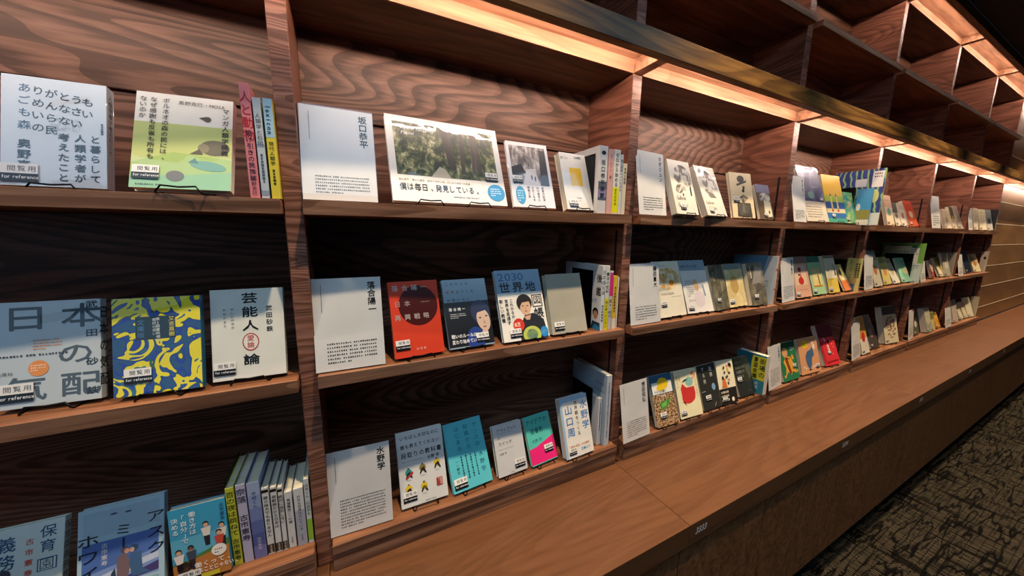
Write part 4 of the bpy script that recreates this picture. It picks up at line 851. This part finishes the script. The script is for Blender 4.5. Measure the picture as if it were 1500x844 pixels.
display('b42', '#e0ab8c', 'salmon pink book with a small red figure in a frame, fourth bay middle shelf', a_, 1, (.04, .04, .03), short='salmon pink book')
def a_(s): s.R('#3f6f60', 0, .84, 1, 1); s.R('#ecd08a', .18, .2, .85, .68); s.E('#f0dca0', .45, .5, .2, .14); s.P('#3c4a30', [(.62, .25), (.7, .25), (.66, .5), (.6, .56)]); s.P('#c8862c', [(.18, .2), (.85, .2), (.85, .24), (.18, .24)])
display('b43', '#a8d29c', 'pale green book with a yellow framed picture, fourth bay middle shelf', a_, 1, (.06, .04, .03), short='pale green book')
def a_(s): s.R('#e8e0c0', 0, .38, 1, .93); s.R('#8b8672', 0, .92, 1, 1); s.P('#2c2724', [(.72, .8), (.82, .7), (.76, .66)]); s.P('#6b5a72', [(.78, .45), (.96, .45), (.9, .68), (.82, .64)]); s.E('#6f6a40', .25, .6, .04, .03); s.TH('#6f6434', 'くまとやまねこ', .2, .36, .05, sx=.7)
display('b44', '#e3c758', 'mustard and cream book with a small dark figure, fourth bay middle shelf', a_, 1, (.06, .04, .034), short='mustard and cream book')
def a_(s): s.R('#e8cf8a', 0, .4, 1, 1); s.R('#e07a44', 0, 0, 1, .38); s.E('#efe8d4', .5, .45, .2, .08); s.E('#4a4438', .4, .7, .15, .1)
display('b45', '#e0a860', 'small orange and straw book leaning beside the mustard book', a_, 1, short='small orange and straw book')
card('c10', '山村浩二', 'white author card at the left end of the fourth bay, bottom shelf', 9, .46, 9)
def a_(s):
    s.R('#17482c', 0, .86, 1, 1); s.E('#dda06c', .33, .74, .16, .13, 20, .05); s.P('#e6a83c', [(.3, .62), (.62, .62), (.78, .36), (.86, .14), (.62, .22), (.5, .12), (.34, .24), (.16, .1), (.26, .34), (.16, .5)]); s.P('#7a2418', [(.26, .58), (.4, .6), (.56, .2), (.46, .12), (.36, .34)])
    for k in range(8): s.E('#d88a3c', .33+.028*k, .54-.05*k, .022, .014, 8)
    s.E('#e6a83c', .74, .58, .06, .08, 12, .5); s.P('#26201c', [(.30, .63), (.5, .56), (.66, .66), (.66, .64), (.5, .54), (.3, .61)]); s.LH('#dfe8d8', .66, .95, .85, .74, 3); s.E('#dda06c', .12, .13, .05, .04); s.E('#dda06c', .9, .2, .05, .04)
display('b51', '#2a7a4c', 'green picture book with an orange spotted animal, fourth bay bottom shelf', a_, 1, (.66, .28, .034), short='green picture book')
def a_(s):
    s.E('#e8c630', .33, .83, .17, .115, 28); s.TH('#8a6a1c', 'くんくん', .2, .86, .05, sx=.8, bold=.01); s.TH('#8a6a1c', 'ぞうさん', .2, .80, .05, sx=.8, bold=.01)
    s.P('#4a6a8c', [(.3, .5), (.42, .62), (.6, .66), (.68, .74), (.74, .6), (.74, .48), (.62, .42), (.56, .2), (.44, .1), (.34, .22), (.3, .36)]); s.E('#f0e6d4', .78, .72, .07, .08); s.E('#f0e6d4', .74, .84, .06, .04)
    for u, v in ((.16, .2), (.62, .16), (.72, .17), (.25, .16)): s.E('#efe6d4', u, v, .04, .025)
    s.E('#2c2824', .46, .1, .07, .02)
display('b52', '#e0a070', 'orange picture book with a blue elephant shape and yellow disc', a_, 1, (.76, .10, .034), short='orange elephant picture book')
def a_(s):
    s.R('#5f1f24', 0, .68, 1, 1); s.E('#1c1416', .55, .56, .07, .04); s.E('#e8b8a4', .35, .62, .06, .035); s.E('#e8b8a4', .3, .66, .03, .02)
    for k in range(6): s.P('#f0e2d4', [(.36+.03*(k % 2), .48-.035*k), (.52+.03*(k % 2), .5-.035*k), (.5, .46-.035*k)])
    for u, v in ((.72, .6), (.76, .5), (.80, .42), (.14, .62), (.6, .66), (.66, .26)): s.E('#f0d8cc', u, v, .025, .012, 8)
    for k in range(9): s.P('#6b1418', [(.14+.085*k, .07), (.2+.085*k, .09), (.17+.085*k, .12)])
    s.P('#6b1418', [(.1, .06), (.9, .11), (.9, .1), (.1, .05)]); s.P('#a82028', [(.05, .1), (.09, .1), (.09, .62), (.05, .62)])
display('b53', '#d8343a', 'thick bright red book with white snow-like marks, right end of the fourth bay bottom shelf', a_, 1, (.36, .26, .026), short='thick bright red book')
# ---- bays 5 to 7 (seen small)
def two(c1, c2, v=.5, extra=None):
    def f(s):
        s.R(c1, 0, v, 1, 1)
        if extra: s.E(extra, .5, .45, .22, .14)
        s.LH('#4a443c', .2, .8, .86, .8, 1, last=1)
    return f
far = [
 ('b38', '#e9d3a8', '#d89a6c', .6, '#5fa08c', 'slanting orange and teal picture book at the left end of the fifth bay, top shelf'),
 ('b39', '#e6dcc4', '#4a4440', .55, '#8a6a58', 'dark patterned book, second on the fifth bay top shelf'),
 ('b40', '#e8dccb', '#cfb9a8', .7, '#b86a58', 'cream book with a reddish mark, third on the fifth bay top shelf'),
 ('b41', '#cf5a3a', '#b8402c', .6, '#e8c8a8', 'red orange thick book, right end of the fifth bay top shelf'),
 ('b47', '#d9cfb4', '#6f7f80', .72, '#c07a3c', 'tall cream book with an orange and brown drawing, fifth bay middle shelf'),
 ('b48', '#ead67c', '#6b6450', .78, '#e09a5c', 'pale yellow book, second on the fifth bay middle shelf'),
 ('b49', '#ece4cc', '#c9c2a8', .8, '#c8b88c', 'leaning cream book beside the mint green one'),
 ('b50', '#8fd2ac', '#8fd2ac', .9, '#d8d8a0', 'mint green picture book with a pale oval, fifth bay middle shelf'),
 ('b54', '#e6dcc8', '#e0a03c', .42, '#c8342c', 'white book with red and orange shapes, fifth bay bottom shelf'),
 ('b55', '#4a4038', '#6f6456', .5, '#a88c78', 'dark brown comic cover, fifth bay bottom shelf'),
 ('b56', '#ded2ac', '#5c4a3a', .72, None, 'thick cream box with a cloud of dark red dots, fifth bay bottom shelf'),
 ('b57', '#e4d9bf', '#d8c8a4', .6, '#c8a878', 'cream book beside the author card, sixth bay top shelf'),
 ('b58', '#dfd6c0', '#4a4a40', .45, '#dcc42e', 'book with a yellow and black patch, sixth bay top shelf'),
 ('b59', '#b9b0a0', '#a8a094', .6, '#9a9286', 'stone grey book, right end of the sixth bay top shelf'),
 ('b60', '#e8dfc4', '#d4c8a8', .6, '#d8c8a0', 'cream book, first after the author card of the last bay, top shelf'),
 ('b61', '#e6dcbc', '#dccfa8', .6, '#e0d4b0', 'thick cream yellow book in the middle of the last bay top shelf'),
 ('b62', '#d6d2c4', '#8f9490', .3, '#2c3430', 'grey cover with a dark square mark, last bay top shelf'),
 ('b64', '#b82c30', '#d8b0a0', .5, '#efe2d0', 'small red and white book at the left of the sixth bay middle shelf'),
 ('b65', '#efe6c8', '#d8b82c', .5, '#e4c83c', 'white and yellow leaning book, sixth bay middle shelf'),
 ('b66', '#b8b09c', '#8c8474', .6, '#d8d2c4', 'grey mottled book, sixth bay middle shelf'),
 ('b68', '#22303a', '#16222c', .5, None, 'black navy book, last bay middle shelf'),
 ('b69', '#e6d9a8', '#c8a870', .45, '#b87a4c', 'straw coloured book with a brown drawing, last bay middle shelf'),
 ('b71', '#5c5a44', '#3a3828', .5, '#dcd6c0', 'dark olive book with white marks, sixth bay bottom shelf'),
 ('b72', '#a8ab98', '#cfcba8', .4, '#d8d2a8', 'very thick grey green book, sixth bay bottom shelf'),
 ('b73', '#d6c87c', '#8c8848', .6, '#e0d498', 'small yellow green book, sixth bay bottom shelf'),
 ('b74', '#e2a23a', '#e8b04c', .6, None, 'orange yellow book leaning at the right of the sixth bay bottom shelf'),
 ('b75', '#cfc2ac', '#c4b6a0', .6, None, 'large pinkish grey book, first after the card on the last bay bottom shelf'),
 ('b76', '#e6dcc0', '#d8cca8', .5, None, 'small slanting cream book, second on the last bay bottom shelf'),
 ('b77', '#e2d8b4', '#cfc49c', .5, None, 'small cream book, third on the last bay bottom shelf'),
 ('b78', '#e6dfc2', '#d6cfae', .55, None, 'pale cream book with a dark dot, right part of the last bay bottom shelf'),
]
def a_dots(s):
    R_ = random.Random(3); s.R('#4f3f33', 0, .78, 1, 1)
    for _ in range(90):
        a, r_ = R_.random()*6.283, R_.random()**.5; s.E(R_.choice(['#8c3a28', '#b0583c', '#5c2018']), .5+.36*r_*math.cos(a), .45+.3*r_*math.sin(a), .03, .016, 6)
for key, c, c2, v, ex, lab in far:
    nearby = key in ('b38', 'b39', 'b40', 'b41', 'b47', 'b48', 'b49', 'b50', 'b54', 'b55', 'b56')
    display(key, c, lab, a_dots if key == 'b56' else two(c2, c, v, ex), 1, (.08, .05, .026), nostand=not nearby)
for key, nm, lab, n in (('c9', '絵本作家', 'white author card at the left end of the fifth bay, middle shelf', 8), ('c11', '山田太郎', 'white author card at the left end of the fifth bay, bottom shelf', 9), ('c12', '漫画家', 'author card with a violet and yellow drawing, sixth bay top shelf', 5),
                   ('c13', '詩人', 'plain grey author card at the left end of the last bay, top shelf', 6), ('c14', '作家', 'author card at the left end of the sixth bay, middle shelf', 6), ('c15', '画家', 'author card with a bright glint, last bay middle shelf', 6),
                   ('c16', '作家', 'tall author card at the left end of the sixth bay, bottom shelf', 6), ('c17', '作家', 'grey author card at the left end of the last bay, bottom shelf', 6)):
    card(key, '', lab, n, .4, hash(key) % 7 if 0 else len(key)+n)

# ---- books standing with the spine outwards
GR = {1: 'spines at the right of the leftmost bay, top shelf'}
def sp(key, col, label, group, art=None, **kw):
    x0, x1, y, z, h, _, row = SPINE[key]; return upright('book', x0, x1, kw.pop('y', y), row, kw.pop('h', h), col, label, group, art, **kw)
g1 = 'books standing at the right of the leftmost bay, top shelf'
sp('s1', '#e0878c', 'tall pink spine with red characters, leftmost bay top shelf', g1, lambda s: (s.TV('#b52a34', '人と動物', .5, .93, .1, bold=.01, sx=.9), s.TV('#3a2a3c', '駆け引きの民族誌', .5, .60, .052, bold=.012), s.TV('#3a2a3c', '奥野克巳', .5, .19, .04)))
sp('s2', '#c3ced4', 'pale grey blue spine between the pink and the yellow one', g1, lambda s: (s.R('#8fa0b0', 0, .52, 1, .55), s.R('#8fa0b0', 0, .03, 1, .08), s.TV('#3c4a58', '人類学と石岡', .5, .85, .05), s.LV('#556677', .5, .45, .15, .03)))
sp('s3', '#e2d046', 'blue and yellow spine reading lexicon, against the upright on the top shelf', g1, lambda s: (s.R('#a8cfe2', 0, .62, 1, 1), [s.put('#1c3a5c', c, 0, (.92-.042*i)*s.h, .011, .02, True, 1, 0, -.0006) for i, c in enumerate('lexicon')], s.TV('#3a3a1c', '現代人類学', .5, .58, .045, bold=.01), s.LV('#3a3a1c', .5, .3, .12, .03)))
g2 = 'books standing at the right of the leftmost bay, bottom shelf'
def spt(col, tx, sz=.06, v=.92, tx2=None, c2=None, v2=.35): return lambda s: (s.TV(col, tx, .5, v, sz, bold=.01), s.TV(c2 or col, tx2, .5, v2, sz*.9, bold=.01) if tx2 else None)
sp('s4', '#c3c93c', 'yellow green spine, first of the standing row on the leftmost bay bottom shelf', g2, spt('#1c2a1c', '百の夜は跳ねて', .075, .95, '古市憲寿'))
sp('s5', '#b9b8cf', 'lavender spine with dark lettering, second of the standing row', g2, spt('#2c2a3c', '奈落', .09, .95, '古市憲寿', None, .62))
def a_(s):
    for i, c in enumerate(('#9fb0cc', '#8c9fc6', '#7488ba', '#5a6fa8', '#4a5c98', '#7078b0')): s.R(c, 0, 1-(i+1)/6, 1, 1-i/6)
    s.TV('#26335c', '平成くん', .5, .88, .05); s.TV('#c9cfe4', '古市憲寿', .5, .28, .04)
sp('s6', '#8c9fc6', 'wide blue violet shaded spine, third of the standing row', g2, a_)
for k, (lab, tx, c2) in {'s7': ('narrow white spine with a black foot, left one of three alike', '誰の味方でもありません', 1), 's8': ('narrow white spine with a black foot, middle one of three alike', '楽観論だから日本は', 1), 's9': ('narrow white spine with a black foot, right one of three alike', '絶対に挫折しない', 1),
                         's10': ('small cream white spine after the three black-footed ones', '希望難民ご一行様', 0), 's11': ('small white spine with a grey lower half', 'だから日本はズレている', 2)}.items():
    def a_(s, tx=tx, c2=c2):
        if c2 == 1: s.R('#2a2622', 0, .02, 1, .15); s.R('#141414', 0, .93, 1, .97)
        if c2 == 2: s.R('#a9b0bc', 0, 0, 1, .62)
        s.TV('#222830', tx, .5, .88, .052, bold=.01); s.TV('#222830' if c2 != 1 else '#e8e4da', '古市憲寿', .5, .14 if c2 == 1 else .2, .028)
    sp(k, '#d8dad6', lab + ', leftmost bay bottom shelf', g2, a_, depth=.107)
sp('s12', '#cfd6d2', 'white spine with a bright green lower part, against the upright on the bottom shelf', g2, lambda s: (s.R('#8fc03c', 0, .05, 1, .38), s.TV('#2c3c30', '古市くん、社会学を', .5, .92, .05)))
bookend(-.2595, .865, .98, 3, .2, 'black bookend plate left of the yellow green spine on the leftmost bay bottom shelf')
g3 = 'books standing at the right of the second bay, top shelf'
def a_(s): s.R('#5a6270', 0, .2, 1, .48); s.R('#8f86a4', 0, .24, 1, .36); s.E('#2c2a28', .5, .9, .25, .03); s.TV('#20242c', '坂口恭平躁鬱', .5, .80, .085, bold=.01, pitch=1.15)
sp('s13', '#d9d6d2', 'tall white and grey spine beside the black bookend, second bay top shelf', g3, a_, depth=.135)
sp('s14', '#e0aca0', 'pale pink spine, second bay top shelf', g3, spt('#8c4a44', 'ズームイン、服！', .05))
sp('s15', '#e3dfd4', 'white spine with a fluorescent yellow lower half, second bay top shelf', g3, lambda s: (s.R('#e6e01c', 0, .02, 1, .42), s.TV('#222222', 'ゼロから始める', .5, .95, .07, bold=.012), s.TV('#222222', '都市型狩猟', .5, .40, .05)))
sp('s16', '#cfd3d4', 'thin pale blue grey spine, second bay top shelf', g3, spt('#223344', '独立国家のつくりかた', .05))
sp('s17', '#dccdb0', 'short cream spine next to the upright, second bay top shelf', g3, spt('#333333', '幸福な絶望', .06), depth=.107)
bookend(.6925, .835, .95, 1, .175, 'black bookend plate left of the tall white spine on the second bay top shelf')
g4 = 'books standing at the right of the second bay, middle shelf'
def a_side(s):
    s.TH(K, '後', .56+.30, .80, .14, bold=.02, sx=.9); s.TH(K, '鑑', .86, .60, .14, bold=.02, sx=.8); s.TH('#2a6ab0', 'あとで', .74, .45, .07, bold=.02, sx=.6); s.E('#231d1b', .87, .27, .07, .075); s.E('#c98f74', .875, .235, .055, .065); s.P('#2c3a4c', [(.76, 0), (1, 0), (.98, .12), (.8, .13)]); s.P('#2a86b8', [(.8, 0), (.98, 0), (.98, .06), (.86, .09)])
sp('s18', '#dfe2e2', 'white book with a small portrait on its side and tall characters, beside the bookend', g4, lambda s: (s.TV('#555555', '日本進化論', .5, .93, .07), s.LV('#666666', .5, .4, .1, .04)), side=a_side, depth=.2, h=.214)
sp('s19', '#dcdcd6', 'white spine with a yellow lower half, second bay middle shelf', g4, lambda s: (s.R('#e4d81c', 0, .0, 1, .5), s.TV('#222222', '魔法の世紀', .5, .9, .06, bold=.01), s.TV('#222222', '落合陽一デジタル', .5, .46, .05)))
sp('s20', '#c9c3c0', 'pink topped grey spine, second bay middle shelf', g4, lambda s: (s.R('#d4327c', .1, .58, 1, .97), s.TV('#333333', '超AI時代', .5, .52, .06)))
sp('s21', '#e0b83c', 'golden yellow short spine, second bay middle shelf', g4, lambda s: (s.R('#e6dfcc', 0, 0, 1, .2), s.LV('#6a4a1c', .5, .8, .3, .05)), depth=.107)
sp('s22', '#d8d2c4', 'thin cream spine beside the upright, second bay middle shelf', g4, None, depth=.107)
bookend(.7335, .868, .98, 2, .195, 'black bookend plate left of the portrait book on the second bay middle shelf')
def a_side(s):
    s.R('#a9bccb', .0, 0, 1, 1); s.R('#151a22', .0, 0, .84, .38); s.TH('#e8ecf0', 'はたらく', .42, .30, .085, bold=.02, sx=.6); s.TH('#e8ecf0', '全ワザ', .46, .20, .085, bold=.02, sx=.7); s.LH('#c8d0d8', .42, .8, .14, .06, 2)
    for v in (.83, .73): s.LH('#222a34', .70, .94, v+.04, v, 2, last=1)
sp('s23', '#c9d2da', 'tall pale blue magazine standing against the upright, second bay bottom shelf', 'books standing at the right of the second bay, bottom shelf', lambda s: s.LV('#33404c', .5, .9, .1, .02), side=a_side, depth=.19, y=.828, h=.262)
upright('book', .765, .781, .842, 3, .176, '#dfe0de', 'small white spine in front of the tall pale blue magazine, second bay bottom shelf', 'books standing at the right of the second bay, bottom shelf', lambda s: s.LV('#444444', .5, .9, .3, .03), depth=.107)
bookend(.7635, .875, .99, 3, .2, 'black bookend plate left of the tall pale blue magazine, second bay bottom shelf')
# side-on books at the right of the far bays
def side_card(x, y0, depth, row, h, th, col, scol, label, side=None, art=None):
    return upright('book', x, x+th, y0, row, h, scol, label, None, art, side=(lambda s: (s.R(col, 0, 0, 1, 1), side(s) if side else None)), depth=depth)
side_card(1.748, .825, .19, 2, .222, .016, '#6f96b4', '#cbb8b0', 'large pale blue book standing side-on, right end of the third bay middle shelf', lambda s: (s.P('#b8c4ca', [(.55, 0), (1, 0), (1, 1), (.8, 1)]), s.LH('#40607c', .5, .9, .5, .3, 4)), lambda s: (s.R('#b06a5c', 0, .7, 1, .75), s.R('#b06a5c', 0, .3, 1, .34)))
side_card(1.722, .800, .13, 3, .19, .03, '#2f8296', '#ded8cc', 'blue and yellow book standing side-on, right end of the third bay bottom shelf', lambda s: (s.R('#cbc632', .52, .35, 1, .95), s.TV('#2c3a1c', '街場の', .88, .92, .16, bold=.03, sx=.85), s.TV('#2c3a1c', '憂国会議', .66, .92, .13, bold=.03, sx=.75), s.TV('#dfeef0', '内田樹', .3, .9, .08), s.TV('#d8ecee', '高橋', .75, .30, .09)))
side_card(2.525, .757, .2, 1, .289, .008, '#3a5a9c', '#b9cf8a', 'large side-on picture book with green and blue painted bands, fourth bay top shelf', lambda s: (s.R(M_SWIRL, 0, 0, 1, 1), s.R('#cfcfd2', .44, .70, .66, .84), s.R('#e2dfdc', .76, .68, .97, .96), s.LH('#222222', .79, .94, .94, .84, 2, last=1), s.R('#d8dcd2', .62, 0, 1, .22), s.E('#c8cf8a', .85, .52, .08, .12)))
side_card(2.492, .785, .06, 1, .188, .012, '#3f8fc0', '#4a9ac4', 'small sky blue book with an olive foot, in front of the painted-band picture book', lambda s: (s.R('#8c8440', 0, .14, 1, .42), s.R('#d8d2c4', 0, 0, 1, .15), s.E('#d8d2c4', .2, .5, .14, .1)))
bookend(2.4895, .853, .97, 1, .2, 'black bookend plate behind the small sky blue book, fourth bay top shelf')
side_card(2.648, .829, .062, 2, .19, .016, '#c9c67a', '#d2cc84', 'yellow green book with brush lettering standing side-on, right end of the fourth bay middle shelf', lambda s: (s.R('#2f86a4', .1, 0, .75, .22), s.TV('#3c5a2c', 'あそぶ', .3, .97, .2, bold=0, sx=.4), s.LV('#3c4a2c', .7, .85, .35, .06), s.LV('#3c4a2c', .88, .85, .35, .06)))
bookend(2.645, .895, 1.02, 2, .18, 'black bookend plate behind the yellow green side-on book, fourth bay middle shelf')
def a_side(s):
    s.R('#4a6a3c', .04, .6, .8, .96); s.R('#c9c6a0', .06, .68, .7, .93)
    for k in range(9): s.P('#4a5a34', [(.08+.07*k, .76), (.115+.07*k, .82), (.15+.07*k, .76), (.15+.07*k, .74), (.115+.07*k, .8), (.08+.07*k, .74)])
    s.R('#d4d2c4', .66, .50, .88, .88); s.LH('#33382c', .68, .86, .86, .7, 3, last=1); s.R('#b9c4c0', .7, 0, 1, .5); s.LH('#4a5650', .74, .95, .46, .3, 3)
side_card(3.535, .805, .205, 2, .272, .01, '#6fa04a', '#8fb85c', 'large green picture book with zigzag border standing side-on, fifth bay middle shelf', a_side)
bookend(3.531, .85, .99, 2, .2, 'black bookend plate left of the large green picture book, fifth bay middle shelf')
side_card(5.352, .831, .13, 1, .193, .014, '#181c24', '#d8d4c4', 'dark book with a pale spine standing side-on, right end of the last bay top shelf')
side_card(4.450, .846, .1, 2, .192, .014, '#9a9484', '#cfc7b4', 'grey book standing side-on, right end of the sixth bay middle shelf')
side_card(5.350, .831, .04, 2, .19, .016, '#c8b8a8', '#b8aa9c', 'pinkish patterned book standing side-on, right end of the last bay middle shelf', lambda s: s.E('#2c2824', .6, .68, .2, .07))
side_card(5.352, .824, .05, 3, .193, .012, '#cfc4a4', '#4a4434', 'cream book standing side-on, right end of the last bay bottom shelf')
